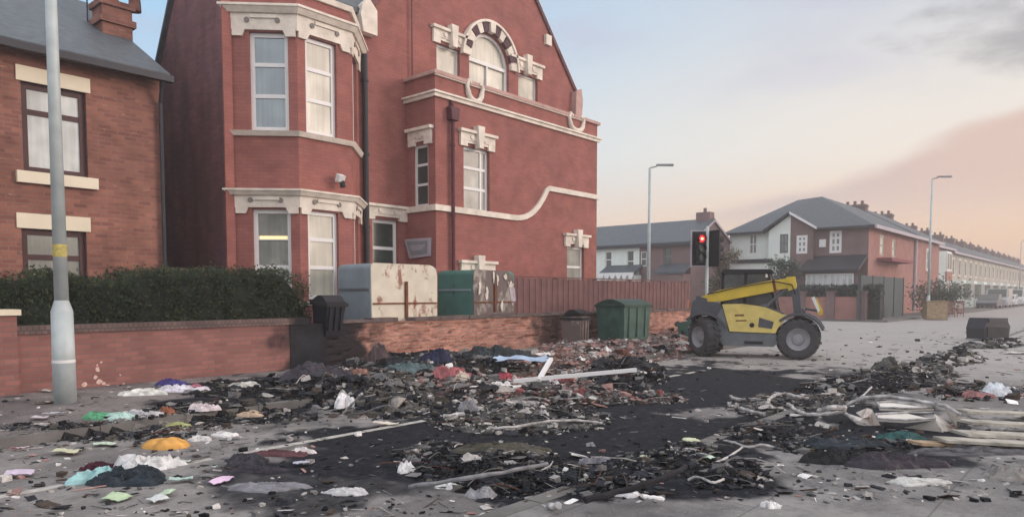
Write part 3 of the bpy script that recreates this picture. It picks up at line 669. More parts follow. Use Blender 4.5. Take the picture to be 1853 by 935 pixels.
# chimney: front face hit by (165..240, 0..95)
yc = FY+1.6; cx0 = hY(186, 60, yc).x; cx1 = hY(240, 60, yc).x; zc0 = hY(200, 110, yc).z-.6; zct = hY(205, 12, yc).z
mb = MB(); mb.box((cx0, yc, zc0-.4), (cx1, yc+.55, zct)); mb.box((cx0-.06, yc-.06, zct-.35), (cx1+.06, yc+.61, zct-.22)); mb.box((cx0-.05, yc-.05, zct), (cx1+.05, yc+.60, zct+.12))
for i in range(2): mb.tube([(cx0+.3+i*.45, yc+.28, zct+.12), (cx0+.3+i*.45, yc+.28, zct+.6)], [.13, .10], 10)
ch = mb.build('chimney', M['house'], h1)
mb = MB(); mb.box((cx0-.04, yc-.08, zc0+.25), (cx1+.04, yc-.003, zc0+.50)); mb.build('chimney_flashing', M['sign'], h1)
mb = MB(); a = hY(158, 20, FY+2.2); mb.tube([(a.x, a.y, zev+1), (a.x, a.y, zev+4)], .015, 6); mb.build('aerial', M['lead'], h1)
# low wall / gate panel between house and hall
mb = MB(); p0, p1 = hY(298, 460, FY-.2), hY(400, 485, FY-.2); 
mb.box((XH+.02, FY+.1, 0), (X0-.03, FY+.22, 1.95)); o = mb.build('passage_wall', M['house']); tag(o, 'short brown wall closing the gap between the brick house and the red hall', 'wall')
mb = MB(); mb.box((XH+.02, FY+.04, 1.95), (X0-.03, FY+.28, 2.03)); mb.build('coping', M['coping'], o)

# ------------------------------------------------------------------ garden walls
WY = 11.78
gwl = empty('garden_wall', (5, WY, 0), 'smooth red brick garden wall with dark coping in front of the hedge, scorched black at its right end', 'wall')
xp = hY(30, 650, WY).x; xk0 = hY(525, 640, WY).x; xk1 = hY(590, 640, WY).x; xw2 = hY(1076, 590, WY).x; xw3 = hY(1250, 575, WY).x
print('wall xs', xp, xk0, xk1, xw2, xw3)
mb = MB(); mb.box((xp, WY, 0), (xk0, WY+.22, .93)); mb.build('brickwork', M['gwall'], gwl)
mb = MB(); mb.box((xp, WY-.035, .932), (xk0+.4, WY+.25, 1.05)); mb.build('wall_coping', M['brickend'], gwl)
M['soot'] = mat('soot-black brick', (.016, .016, .021), .9, .6, 3, bump=.6, bscale=22)
mb = MB(); mb.box((xk0+.002, WY-.012, 0), (xk1, WY+.26, .931)); mb.build('scorched_pier', M['soot'], gwl)
sp_ = MB()
for (px, py, r) in ((177, 668, .035), (173, 682, .028), (180, 690, .04), (178, 703, .03), (153, 695, .035), (188, 694, .03), (196, 697, .03), (183, 655, .018), (218, 678, .015), (224, 695, .02), (176, 660, .015), (205, 700, .022)):
    p = hY(px, py, WY-.004); k = 7; rr0 = random.random()*6
    sp_.prism([(p.x+r*random.uniform(.6, 1.3)*math.cos(rr0+6.283*i/k), p.y, p.z+r*random.uniform(.6, 1.3)*math.sin(rr0+6.283*i/k)) for i in range(k)], (0, .01, 0))
M['chip'] = mat('pale spalled brick chip', (.66, .48, .42), .9, .2, 20); sp_.build('chipped_patch', M['chip'], gwl)
gp = empty('gate_pier', (xp-.5, WY, 0), 'red brick gate pier with pale cap at the left end of the garden wall', 'wall pier')
zp = hY(15, 560, WY-.1).z
mb = MB(); mb.box((xp-1.1, WY-.10, 0), (xp-.003, WY+.35, zp-.08)); mb.build('brickwork', M['gwall'], gp)
mb = MB(); mb.box((xp-1.15, WY-.15, zp-.08), (xp+.04, WY+.4, zp)); mb.build('pier_cap', M['lintel'], gp)
rw = empty('damaged_wall', (12, WY, 0), 'spalled orange brick garden wall with rough dark coping in front of the recycling banks', 'wall')
mb = MB(); xsx = gline(xk1+.002, xw3, xk1, xw3, .06, 1); zsx = [0]+[.05*i for i in range(1, 19)]+[.92]
for z in zsx:
    for x in xsx:
        q = noise.fractal(V((x*2.2, z*9, 4)), .9, 2, 4); mb.v.append((x, WY+max(0, q)*.10*(1 if z < .9 else .3), z)); mb.c.append((1, 1, 1, 1))
nx = len(xsx)
for j in range(len(zsx)-1):
    for i in range(nx-1): mb.f.append((j*nx+i, j*nx+i+1, (j+1)*nx+i+1, (j+1)*nx+i)); mb.mi.append(0)
mb.box((xk1+.01, WY+.15, 0), (xw3, WY+.26, .92)); mb.build('brickwork', M['rwall'], rw)
mb = MB(); x = xk1+.02
while x < xw3:
    L = random.uniform(.35, .8); j = random.uniform(-.012, .012)
    if not (9.6 < x < 9.9): mb.box((x, WY-.04+j, .921), (min(x+L-.01, xw3), WY+.28+j, .99+random.uniform(-.012, .015)))
    x += L
mb.build('wall_coping', M['coping'], rw)
# fence of brown boards
fn = empty('board_fence', (18, 12.3, 0), 'tall brown close-boarded fence behind the low wall right of the recycling banks', 'fence')
xf0 = hY(925, 520, 12.3).x; xf1 = hY(1246, 520, 12.3).x; mb = MB(); x = xf0; i = 0
while x < xf1:
    mb.box((x, 12.3+(.012 if i % 2 else 0), .1), (x+.142, 12.325+(.012 if i % 2 else 0), 1.93+random.uniform(-.012, .012)), i % 2); x += .128; i += 1
mb.build('boards', [M['fence'], M['fence2']], fn)
mb = MB(); mb.box((xf0, 12.285, 1.955), (xf1, 12.36, 1.985)); mb.box((xf0, 12.34, .5), (xf1, 12.40, .6)); mb.box((xf0, 12.34, 1.5), (xf1, 12.40, 1.6)); mb.build('rail', M['fence2'], fn)
for k in range(6):
    mb = MB(); xx = xf0+(xf1-xf0)*k/5-.05*(k == 5); mb.box((xx, 12.37, 0), (xx+.1, 12.47, 1.98)); mb.build('post', M['fence2'], fn)

# ------------------------------------------------------------------ hedge
def leafcloud(mb, pts, size, cols):
    for p in pts:
        a = V((random.gauss(0, 1), random.gauss(0, 1), random.gauss(0, 1))).normalized(); b_ = a.orthogonal().normalized(); s = size*random.uniform(.6, 1.4)
        c = random.choice(cols); k = random.uniform(.75, 1.25)
        mb.add([p-a*s, p+b_*s*.45, p+a*s, p-b_*s*.45], [(0, 1, 2, 3)], 0, (c[0]*k, c[1]*k, c[2]*k, 1))
hd = empty('hedge', (4, 12.9, 0), 'dense dark green privet hedge behind the smooth garden wall', 'hedge')
hx0, hx1 = -4.0, hY(552, 540, 12.3).x
def htop(x): return 1.72+.22*max(0, min(1, (x-3)/3.2))+.16*noise.noise(V((x*1.3, 0, 5)))+.09*noise.noise(V((x*4, 0, 5)))-.9*max(0, (x-(hx1-.55))/.55)**2
core = MB(); nxs = [hx0+(hx1-.08-hx0)*i/60 for i in range(61)]
for x in nxs:
    h = htop(x)-.10
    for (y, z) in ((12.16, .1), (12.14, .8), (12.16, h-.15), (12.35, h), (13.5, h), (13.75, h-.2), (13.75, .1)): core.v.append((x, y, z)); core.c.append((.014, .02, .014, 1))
for i in range(60):
    for k in range(6): core.f.append((i*7+k, i*7+k+1, (i+1)*7+k+1, (i+1)*7+k)); core.mi.append(0)
core.f.append(tuple(range(7))); core.f.append(tuple(range(60*7, 61*7))); core.mi += [0, 0]
core.build('branches', M['leaf'], hd, colattr=True)
lf = MB(); P_ = []
gre = [(.024, .038, .02), (.035, .05, .022), (.015, .026, .017), (.05, .058, .024), (.02, .034, .026)]
for _ in range(42000):
    x = random.uniform(hx0, hx1); h = htop(x); u = random.random()
    if u < .62: P_.append(V((x, 12.12+random.gauss(0, .05), random.uniform(.7, h))))
    elif u < .94: P_.append(V((x, random.uniform(12.1, 13.7), h+random.gauss(-.03, .045))))
    else: P_.append(V((hx1-.05+random.gauss(0, .05), random.uniform(12.1, 13.7), random.uniform(.7, h))))
P_ = [p for p in P_ if noise.noise(p*3.1)+random.random()*.9 > .12]
P_ += [V((p.x, p.y-abs(random.gauss(0, .06)), p.z+abs(random.gauss(0, .07)))) for p in random.sample(P_, 1800)]
leafcloud(lf, P_, .032, gre); lf.build('foliage', M['leaf'], hd, colattr=True)

# ------------------------------------------------------------------ recycling banks
def rbox(name, x0, x1, y0, y1, z0, z1, rad, mt, par, segs=5):
    bmh = bmesh.new(); bmesh.ops.create_cube(bmh, size=1)
    for v in bmh.verts: v.co = V((x0+(v.co.x+.5)*(x1-x0), y0+(v.co.y+.5)*(y1-y0), z0+(v.co.z+.5)*(z1-z0)))
    es = [e for e in bmh.edges if all(v.co.z > z1-.01 for v in e.verts)]
    bmesh.ops.bevel(bmh, geom=es, offset=rad, segments=segs, affect='EDGES', profile=.5)
    me = bpy.data.meshes.new(name); bmh.to_mesh(me); bmh.free(); me.materials.append(mt)
    o = bpy.data.objects.new(name, me); COL.objects.link(o)
    if par: o.parent = par; o.matrix_parent_inverse = Matrix.Translation(-par.location)
    return o
def rustpaint(name, base, rustc, th):
    mt = mat(name, base, .6, .12, 3); t = mt.node_tree; b = t.nodes['Principled BSDF']; src = b.inputs['Base Color'].links[0].from_socket
    g = N(t, 'ShaderNodeNewGeometry'); n = N(t, 'ShaderNodeTexNoise'); n.inputs['Scale'].default_value = 2.6; n.inputs['Detail'].default_value = 8; n.inputs['Roughness'].default_value = .7
    mp = N(t, 'ShaderNodeMapping'); mp.inputs['Scale'].default_value = (1, 1, .6); link(t, g.outputs['Position'], mp.inputs[0]); link(t, mp.outputs[0], n.inputs[0])
    link(t, mixc(t, mrange(t, n.outputs['Fac'], th, th+.09), src, rustc), b.inputs['Base Color']); return mt
M['creamr'] = rustpaint('cream steel with rust', (.62, .58, .48), (.27, .13, .09, 1), .555)
M['banks'] = rustpaint('grey-blue steel, scuffed', (.24, .30, .345), (.08, .09, .10, 1), .63)
M['bankg'] = rustpaint('green steel, scuffed', (.075, .19, .165), (.04, .08, .07, 1), .60)
M['burnt'] = rustpaint('burnt sheet steel', (.13, .10, .095), (.33, .30, .27, 1), .53)
BKY = 12.12
def bank(pL, pM, pR, ytop, label, sidem, frontm, burnt=False):
    x0 = hY(pM, 530, BKY).x; x1 = hY(pR, 530, BKY).x; y1 = hX(pL, 530, x0).y; zt = hY((pM+pR)/2, ytop, BKY).z
    e = empty('recycling_bank', (x0, BKY, .1), label, 'recycling bank')
    rbox('body', x0, x1, BKY, y1, .1, zt, .12, sidem, e)
    fc = Face((0, BKY, 0), (1, 0, 0), (0, -1, 0)); fs_ = Face((x0, 0, 0), (0, -1, 0), (-1, 0, 0)); r = .25
    out = [(x0+.02, .2), (x1-.02, .2)]+[(x1-.005-r+r*math.cos(R(t)), zt+.005-r+r*math.sin(R(t))) for t in (0, 22, 45, 67, 90)]+[(x0+.005+.1+.1*math.cos(R(t)), zt-.095+.1*math.sin(R(t))) for t in (90, 135, 180)]
    mb = MB()
    if burnt:
        out = [(a+random.uniform(-.04, .04)*(a > x0+.5), z+random.uniform(-.12, .03)*(z > 1)) for a, z in out]
    mb.prism([fc.P(a, z, 0) for a, z in out], (0, -.03, 0)); mb.build('front_panel', frontm, e)
    mb = MB(); zm = 1.28; fbox(mb, fc, x0+.04, x1-.04, zm, zm+.035, .03, .05); c = (x0+x1)/2; fbox(mb, fc, c-.035, c+.035, 1.05 if burnt else .98, 1.78, .03, .07)
    mb.build('lock_bar', M['rust'], e)
    mb = MB(); zq = 1.58; fbox(mb, fs_, -y1+.05, -BKY-.05, zq, zq+.05, 0, .02); 
    mb.build('side_rib', M['mgrey'] if not burnt else M['banks'], e)
    return x0, x1, y1, zt
b1 = bank(612, 670, 790, 478, 'cream fronted steel recycling bank with grey-blue side and rust streaks', M['banks'], M['creamr'])
b2 = bank(792, 855, 930, 489, 'green recycling bank with its front burnt to bare brown metal', M['bankg'], M['burnt'], True)
# peeling plates on the burnt bank
bk2 = [o for o in scn.objects if o.name.startswith('recycling_bank')][1]
mb = MB()
for (px, py, w_, h_) in ((868, 520, .07, .42), (881, 532, .05, .36), (900, 505, .05, .30), (915, 500, .06, .22), (924, 515, .09, .22), (908, 552, .05, .3), (893, 500, .03, .4)):
    p = hY(px, py, BKY-.05); n_ = 11; rr0 = random.random()*6
    mb = MB(); mb.prism([(p.x+w_*random.uniform(.35, 1.3)*math.cos(rr0+6.283*i/n_), p.y+random.uniform(-.03, 0), p.z+h_*.5*random.uniform(.5, 1.2)*math.sin(rr0+6.283*i/n_)) for i in range(n_)], (0, .02, 0)); mb.build('paint_flake', M['stone'], bk2)
mb = MB(); mb.prism([(b2[1]-.30, BKY-.045, b2[3]-.25), (b2[1]-.02, BKY-.05, b2[3]-.45), (b2[1]+.06, BKY-.02, b2[3]-.75), (b2[1]-.12, BKY-.05, b2[3]-.9), (b2[1]-.2, BKY-.045, b2[3]-.6)], (0, .02, 0)); mb.build('torn_plate', M['sign'], bk2)
def bbox_bin(name, loc, rz, w_, d_, h_, body, lid, label, cat, taper=.88, lidtilt=0, wheels=True, rx=0, group=None):
    e = empty(name, loc, label, cat, group, rz, world=False); e.rotation_euler = (rx, 0, rz)
    mb = MB(); t = taper
    mb.add([V(p) for p in ((-w_/2*t, -d_/2*t, .08), (w_/2*t, -d_/2*t, .08), (w_/2*t, d_/2*t, .08), (-w_/2*t, d_/2*t, .08), (-w_/2, -d_/2, h_), (w_/2, -d_/2, h_), (w_/2, d_/2, h_), (-w_/2, d_/2, h_))],
           [(0, 3, 2, 1), (0, 1, 5, 4), (1, 2, 6, 5), (2, 3, 7, 6), (3, 0, 4, 7), (4, 5, 6, 7)])
    for s in (-1, 0, 1): mb.box((s*w_*.3-.03, -d_/2-.015, .2), (s*w_*.3+.03, -d_/2*t, h_-.05))
    mb.build('bin_body', body, e)
    mb = MB(); mb.box((-w_/2-.03, -d_/2-.04, h_-.09), (w_/2+.03, d_/2+.03, h_-.02)); mb.build('rim', lid, e)
    mb = MB(); T = Matrix.Translation((0, d_/2, h_)) @ Matrix.Rotation(-lidtilt, 4, 'X')
    n_ = 8
    for i in range(n_):
        y0 = -d_*i/n_; y1 = -d_*(i+1)/n_; z0 = .14*math.sin(math.pi*i/n_); z1 = .14*math.sin(math.pi*(i+1)/n_)
        mb.add([T @ V((-w_/2, y0, z0)), T @ V((w_/2, y0, z0)), T @ V((w_/2, y1, z1)), T @ V((-w_/2, y1, z1)), T @ V((-w_/2, y0, 0)), T @ V((w_/2, y0, 0)), T @ V((w_/2, y1, 0)), T @ V((-w_/2, y1, 0))],
               [(0, 1, 2, 3), (0, 3, 7, 4), (1, 5, 6, 2)])
    mb.build('lid', lid, e)
    if wheels:
        for sx_ in (-1, 1):
            for sy in (-1, 1):
                mb = MB(); mb.tube([(sx_*w_*.36-.03, sy*d_*.36, .08), (sx_*w_*.36+.03, sy*d_*.36, .08)], .08, 12); mb.build('wheel', M['rubber'], e)
    return e
g0 = hY(1127, 625, 10.9); 
bbox_bin('wheeled_container', (g0.x+.1, 10.95, .1), R(-4), 1.30, 1.0, 1.12, M['green'], M['greend'], 'large green four-wheeled rubbish container standing by the low wall near the yellow machine', 'rubbish container', .9)
g1 = hY(1058, 626, 10.9)
bbox_bin('burnt_bin', (g1.x-.0, 11.2, .1), R(12), .62, .55, .8, M['burnt'], M['soot'], 'small charred bin with grey warped front between wall and green container', 'bin', .9, R(10))
g2 = hY(1228, 606, 11.0)
bbox_bin('fallen_bin', (g2.x, 11.1, .32), R(25), .55, .55, .95, M['green'], M['greend'], 'green bin tipped over in rubble left of the yellow machine rear wheel', 'bin', .85, rx=R(80))
kx = hY(598, 590, WY).x
e = bbox_bin('melted_bin', (kx+.02, WY+.15, .62), R(8), .5, .42, .75, mat('charred navy plastic', (.007, .008, .018), .6, .4, 6), M['black'], 'melted dark navy bin slumped over the scorched end of the wall', 'bin', .8, R(-6), wheels=False, rx=R(6))

# ------------------------------------------------------------------ lamp posts
def lamppost(base, h, label, arm=None, r=(.135, .125, .082, .055), group=None, col=None):
    e = empty('street_lamp', base, label, 'street lamp', group)
    b_ = V(base); mb = MB()
    mb.tube([b_, b_+V((0, 0, 1.18))], [r[0], r[1]], 20); mb.tube([b_+V((0, 0, 1.18)), b_+V((0, 0, 1.32))], [r[1], r[2]], 20, cap=False)
    mb.build('base_section', col or M['steel'], e, smooth=True)
    mb = MB(); mb.tube([b_+V((0, 0, 1.32)), b_+V((0, 0, h))], [r[2], r[3]], 20); mb.build('shaft', col or M['steel'], e, smooth=True)
    d = arm or V((1, 0, 0)); t = b_+V((0, 0, h))
    mb = MB(); mb.tube([t, t+d*.35+V((0, 0, .08))], .035, 8)
    c = t+d*.75+V((0, 0, .10)); X_ = d; Y_ = UPZ.cross(d)
    q = [c-X_*.42-Y_*.07, c+X_*.42-Y_*.12, c+X_*.46, c+X_*.42+Y_*.12, c-X_*.42+Y_*.07]
    mb.prism(q, (0, 0, .09)); mb.build('lantern', M['sign2'], e)
    return e
lb = G(118, 728, .1); lp = lamppost((lb.x, lb.y, .1), 7.5, 'thick grey galvanised lamp column with yellow sticker by the garden wall at the left', V((0, -1, 0)))
mb = MB(); c = V((lb.x, lb.y, 0)); zst = hY(110, 455, lb.y).z
mb.tube([c+V((0, 0, zst-.07)), c+V((0, 0, zst+.09))], .0800, 20, cap=False); mb.build('sticker', mat('faded yellow sticker', (.45, .38, .12), .6, .3, 30), lp, smooth=True)
mb = MB(); mb.tube([c+V((0, 0, .62)), c+V((0, 0, .66))], .1335, 20, cap=False); mb.build('seam_band', M['white'], lp, smooth=True)
def at_depth(px, D): r = FW+RT*((px-CX)/F); return V((r.x*D, r.y*D, 0))
p = at_depth(1173, 36); lamppost((p.x, p.y, .1), 7.75, 'tall thin street lamp rising behind the board fence beside the slate-roofed house', RT, r=(.10, .10, .09, .06))
p = at_depth(1679, 45); lamppost((p.x, p.y, .1), 8.65, 'tall thin street lamp in front of the brick house gable on the right', RT, r=(.10, .10, .085, .05))
p = at_depth(1843, 105); lamppost((p.x, p.y, .1), 9.2, 'faint distant street lamp above the terrace roofs at the right edge', RT, r=(.10, .10, .08, .05), col=M['sign'])

# ------------------------------------------------------------------ traffic light
tp = at_depth(1278, 21.6); tl = empty('traffic_light', (tp.x, tp.y, .1), 'traffic light showing red with dark backing boards behind the yellow machine', 'traffic light')
mb = MB(); mb.tube([tp+V((0, 0, .1)), tp+V((0, 0, 3.56))], .048, 14); mb.build('pole', M['steel'], tl, smooth=True)
def thead(off, ang, lit, nm):
    T = Matrix.Translation(tp+RT*off+V((0, 0, 0))) @ Matrix.Rotation(ang, 4, 'Z')     # local -Y faces out
    zc = 3.38
    mb = MB(); mb.box((-.24, -.01, 2.36), (.24, .01, 3.40), 0, T); bd = mb.build('backing_board', M['black'], tl)
    mb = MB()
    for (a, b_) in (((-.275, -.013, 2.325), (-.232, .013, 3.435)), ((.232, -.013, 2.325), (.275, .013, 3.435)), ((-.232, -.013, 2.345), (.232, .013, 2.365)), ((-.232, -.013, 3.401), (.232, .013, 3.435))): mb.box(a, b_, 0, T)
    mb.build('board_border', M['sign'] if lit else M['black'], tl)
    mb = MB(); mb.box((-.15, -.16, 2.45), (.15, -.012, 3.32), 0, T)
    for k in range(3):     # visors
        z = 3.17-.28*k
        for t in range(-30, 211, 20):
            a0, a1 = R(t), R(t+20)
            mb.add([T @ V((.115*math.cos(a0), -.16, z+.115*math.sin(a0))), T @ V((.115*math.cos(a1), -.16, z+.115*math.sin(a1))), T @ V((.115*math.cos(a1), -.34, z+.115*math.sin(a1))), T @ V((.115*math.cos(a0), -.34, z+.115*math.sin(a0)))], [(0, 1, 2, 3)])
    mb.build('signal_housing', M['black'], tl)
    for k in range(3):
        z = 3.17-.28*k; mb = MB(); mb.tube([T @ V((0, -.161, z)), T @ V((0, -.18, z))], .105, 18)
        o = mb.build('lens', (M['red_light'] if lit else M['rust']) if k == 0 else M['glassd'], tl)
        if lit and k == 0:
            o['label'] = 'lit red lens'; mb = MB(); mb.tube([T @ V((.02, -.1805, z)), T @ V((.02, -.19, z))], .045, 14); mb.build('bulb', M['hot'], o)
thead(-.24, -math.atan2(FW.x, FW.y)+R(4), True, 'a'); thead(.17, math.atan2(RT.y, RT.x)+R(118), False, 'b')
print('street ok')

# ------------------------------------------------------------------ telehandler
pf, pr = G(1443, 650), G(1273, 644)
fwd = (pf-pr); WB = fwd.length; fwd.normalize(); print('wheelbase', WB)
left = UPZ.cross(fwd); hw = .52
ctr = (pf+pr)/2+left*hw; ang = math.atan2(fwd.y, fwd.x)
th = empty('telehandler', (ctr.x, ctr.y, 0), 'compact yellow and dark grey telescopic handler with raised boom crossing the road', 'telescopic handler', rz=ang, world=False)
wb = WB/2; r_ = .47
def part(name, mt, fn, par=None, smooth=False):
    mb = MB(); fn(mb); return mb.build(name, mt, par or th, smooth=smooth)
def xz(mb, pts, y0, y1, mi=0): mb.prism([(x, y0, z) for x, z in pts], (0, y1-y0, 0), mi)
def wheel(x, y, steer):
    wo_ = bpy.data.objects.new('wheel', None); COL.objects.link(wo_); wo_.parent = th; wo_.location = (x, y, r_); wo_.rotation_euler = (0, 0, steer)
    s = -1 if y < 0 else 1
    mb = MB(); W = .17
    mb.lathe([(.255, -W), (.31, -W*1.02), (.40, -W), (.445, -W*.82), (.455, -W*.4), (.458, 0), (.455, W*.4), (.445, W*.82), (.40, W), (.31, W*1.02), (.255, W)], Matrix(), 36)
    for k in range(20):
        for q in (-1, 1):
            T = Matrix.Rotation(2*math.pi*(k+.5*(q > 0))/20, 4, 'Y') @ Matrix.Rotation(R(32*q), 4, 'X')
            T = Matrix.Rotation(2*math.pi*(k+.5*(q > 0))/20, 4, 'Y')
            mb.add([T @ V(p) for p in ((-.05, q*.005, .452), (.0, q*.005, .452), (.055, q*W*.98, .425), (.0, q*W*.98, .425), (-.045, q*.005, .482), (.0, q*.005, .482), (.05, q*W*.94, .468), (.0, q*W*.94, .468))],
                   [(0, 1, 2, 3), (4, 7, 6, 5), (0, 4, 5, 1), (1, 5, 6, 2), (2, 6, 7, 3), (3, 7, 4, 0)])
    mb.build('tyre', M['rubber'], wo_)
    mb = MB(); mb.lathe([(.262, s*W*.98), (.27, s*W*1.0), (.24, s*W*.95), (.225, s*W*.55), (.14, s*W*.40), (.12, s*W*.62), (.05, s*W*.70), (.0, s*W*.70)], Matrix(), 28)
    for k in range(6):
        t = k*math.pi/3; c = V((.09*math.cos(t), s*W*.62, .09*math.sin(t))); mb.tube([c, c+V((0, s*.03, 0))], .014, 6)
    mb.lathe([(.262, -s*W*.9), (.0, -s*W*.5)], Matrix(), 20)
    mb.build('rim', M['rim'], wo_, smooth=False)
    return wo_
wheel(wb, -hw, R(4)); wheel(wb, hw, R(4)); wheel(-wb, -hw, R(-46)); wheel(-wb, hw, R(-46))
def chassis(mb):
    xz(mb, [(-.62, .30), (.52, .30), (.56, .42), (.56, .60), (-.62, .60)], -.60, .60)
    xz(mb, [(-1.45, .45), (-.5, .40), (.5, .40), (1.35, .42), (1.42, .62), (-1.5, .70)], -.22, .22)
    xz(mb, [(.95, .62), (1.42, .62), (1.40, .80), (1.05, .95)], -.24, .24)
part('chassis', M['mgrey'], chassis)
part('front_axle', M['dgrey'], lambda mb: (mb.tube([(wb, -hw+.1, r_), (wb, hw-.1, r_)], .09, 10), mb.box((wb-.15, -.15, .35), (wb+.15, .15, .6))))
part('rear_axle', M['dgrey'], lambda mb: (mb.tube([(-wb, -hw+.1, r_), (-wb, hw-.1, r_)], .09, 10), mb.box((-wb-.15, -.15, .35), (-wb+.15, .15, .6))))
def cw_(mb):   # counterweight and rear body
    xz(mb, [(-1.38, .72), (-1.44, .95), (-1.38, 1.30), (-1.28, 1.40), (-1.0, 1.36), (-.62, 1.22), (-.50, .60), (-.62, .58), (-.75, .95), (-1.25, 1.0)], -.28, .55)
    xz(mb, [(-1.38, 1.02), (-1.30, 1.36), (-.80, 1.30), (-.62, 1.20), (-.60, .62), (-.68, .62), (-.76, .98)], -.56, -.285)
part('rear_body', M['dgrey'], cw_)
def hood(mb):
    xz(mb, [(-.62, 1.26), (-.44, .62), (.58, .60), (.62, .70), (.82, 1.0), (.34, 1.20), (-.20, 1.27)], -.66, -.30)
ho = part('engine_cover', M['yelp'], hood)
part('side_vent', M['dgrey'], lambda mb: xz(mb, [(.20, .74), (.50, .70), (.54, .86), (.22, .96)], -.668, -.655), ho)
part('fuel_cap', M['black'], lambda mb: mb.tube([(.06, -.655, .78), (.06, -.675, .78)], .055, 12), ho)
part('top_grille', M['dgrey'], lambda mb: mb.prism([(.22, -.64, 1.238), (.76, -.64, 1.04), (.76, -.34, 1.04), (.22, -.34, 1.238)], (0, 0, .02)), ho)
part('warning_stripe', M['rust'], lambda mb: (xz(mb, [(-.33, .98), (-.12, .99), (-.12, 1.03), (-.33, 1.02)], -.664, -.658), xz(mb, [(-.30, .86), (-.06, .87), (-.06, .90), (-.30, .89)], -.664, -.658)), ho)
part('skirt', M['mgrey'], lambda mb: xz(mb, [(-.74, .98), (-.64, 1.16), (-.60, 1.14), (-.46, .60), (.60, .585), (.62, .36), (.54, .28), (-.58, .28), (-.72, .42)], -.63, -.60))
# cab on the far side
cx0_, cx1_ = -.70, .42
def cabf(mb):
    for (x0, z0, x1, z1) in ((cx0_, .95, cx0_+.02, 2.02), (cx1_+.18, .95, cx1_-.06, 2.02), (-.18, .95, -.14, 2.02)):
        for y in (-.18, .56): mb.tube([(x0, y, z0), (x1, y, z1)], .035, 6)
    for y in (-.18, .56): mb.tube([(cx0_, y, 1.02), (cx1_+.17, y, 1.02)], .035, 6)
    xz(mb, [(cx0_-.02, .55), (cx1_+.2, .55), (cx1_+.17, 1.02), (cx0_-.02, 1.02)], -.17, .57)
part('cab_frame', M['black'], cabf)
part('cab_roof', M['black'], lambda mb: (xz(mb, [(cx0_-.05, 2.0), (cx1_+.06, 2.0), (cx1_+.0, 2.09), (cx0_+.06, 2.10)], -.24, .62)))
M['cabg'] = mat('cab glass with painted reflections', (.06, .066, .072), .25, .6, 2.2, spec=.4, coat=.0)  # strong noise puts pale reflections into the glass colour
part('cab_glass', M['cabg'], lambda mb: (xz(mb, [(cx0_+.04, 1.05), (cx1_+.12, 1.05), (cx1_-.08, 1.99), (cx0_+.05, 1.99)], -.165, -.155), xz(mb, [(cx0_+.04, 1.05), (cx1_+.12, 1.05), (cx1_-.08, 1.99), (cx0_+.05, 1.99)], .54, .55),
     mb.prism([(cx1_+.155, -.15, 1.05), (cx1_+.155, .53, 1.05), (cx1_-.055, .53, 1.99), (cx1_-.055, -.15, 1.99)], (.01, 0, 0)), mb.box((cx0_-.005, -.15, 1.05), (cx0_+.005, .53, 1.99))))
part('seat', M['black'], lambda mb: (mb.box((-.45, .05, 1.0), (0, .45, 1.15)), xz(mb, [(-.50, 1.1), (-.38, 1.1), (-.46, 1.7), (-.56, 1.7)], .05, .45)))
# boom on the near side
bp0, bp1 = V((-1.22, 0, 1.36)), V((1.02, 0, 1.80))
bd_ = (bp1-bp0).normalized(); bn = V((-bd_.z, 0, bd_.x))
def beam(mb, t0, t1, h0, h1, y0, y1, off=0):
    a, b_ = bp0+bd_*t0, bp0+bd_*t1
    mb.prism([(a-bn*h0+bn*off).to_tuple()[:1]+(y0,)+((a-bn*h0+bn*off).z,), (b_.x-bn.x*h1+bn.x*off, y0, b_.z-bn.z*h1+bn.z*off), (b_.x+bn.x*h1+bn.x*off, y0, b_.z+bn.z*h1+bn.z*off), (a.x+bn.x*h0+bn.x*off, y0, a.z+bn.z*h0+bn.z*off)], (0, y1-y0, 0))
def boomf(mb):
    beam(mb, 0, .5, .05, .135, -.42, -.20); beam(mb, .5, 1.75, .135, .135, -.42, -.20)
    beam(mb, 1.75, 2.05, .115, .115, -.405, -.215); beam(mb, 2.05, 2.24, .16, .14, -.43, -.19, -.02)
part('boom', M['yel'], boomf)
part('boom_wear_pad', M['rust'], lambda mb: beam(mb, 1.74, 1.80, .142, .142, -.43, -.19))
part('boom_pivot', M['dgrey'], lambda mb: (xz(mb, [(-1.30, 1.0), (-.9, 1.0), (-1.02, 1.40), (-1.26, 1.46)], -.455, -.42), xz(mb, [(-1.30, 1.0), (-.9, 1.0), (-1.02, 1.40), (-1.26, 1.46)], -.20, -.165), mb.tube([(-1.14, -.47, 1.36), (-1.14, -.15, 1.36)], .045, 10)))
part('lift_cylinder', M['mgrey'], lambda mb: (mb.tube([(-.35, -.31, .95), (.35, -.31, 1.22)], .06, 10), mb.tube([(.35, -.31, 1.22), (.72, -.31, 1.58)], .035, 10)))
def carr(mb):
    xz(mb, [(.88, 1.68), (1.06, 1.66), (1.10, 1.15), (1.12, .82), (.98, .82), (.94, 1.15)], -.42, -.36)
    xz(mb, [(.88, 1.68), (1.06, 1.66), (1.10, 1.15), (1.12, .82), (.98, .82), (.94, 1.15)], -.26, -.20)
    mb.box((1.12, -.50, .80), (1.17, .45, .86)); mb.box((1.12, -.50, 1.12), (1.17, .45, 1.18)); mb.box((1.12, -.50, .86), (1.17, -.44, 1.12)); mb.box((1.12, .39, .86), (1.17, .45, 1.12))
    mb.tube([(.95, -.31, 1.45), (1.06, -.31, .95)], .045, 8)
part('carriage', M['dgrey'], carr)
part('quick_hitch_arm', M['yel'], lambda mb: xz(mb, [(1.34, 1.38), (1.42, 1.40), (1.56, 1.12), (1.56, 1.02), (1.47, 1.0)], .30, .38))
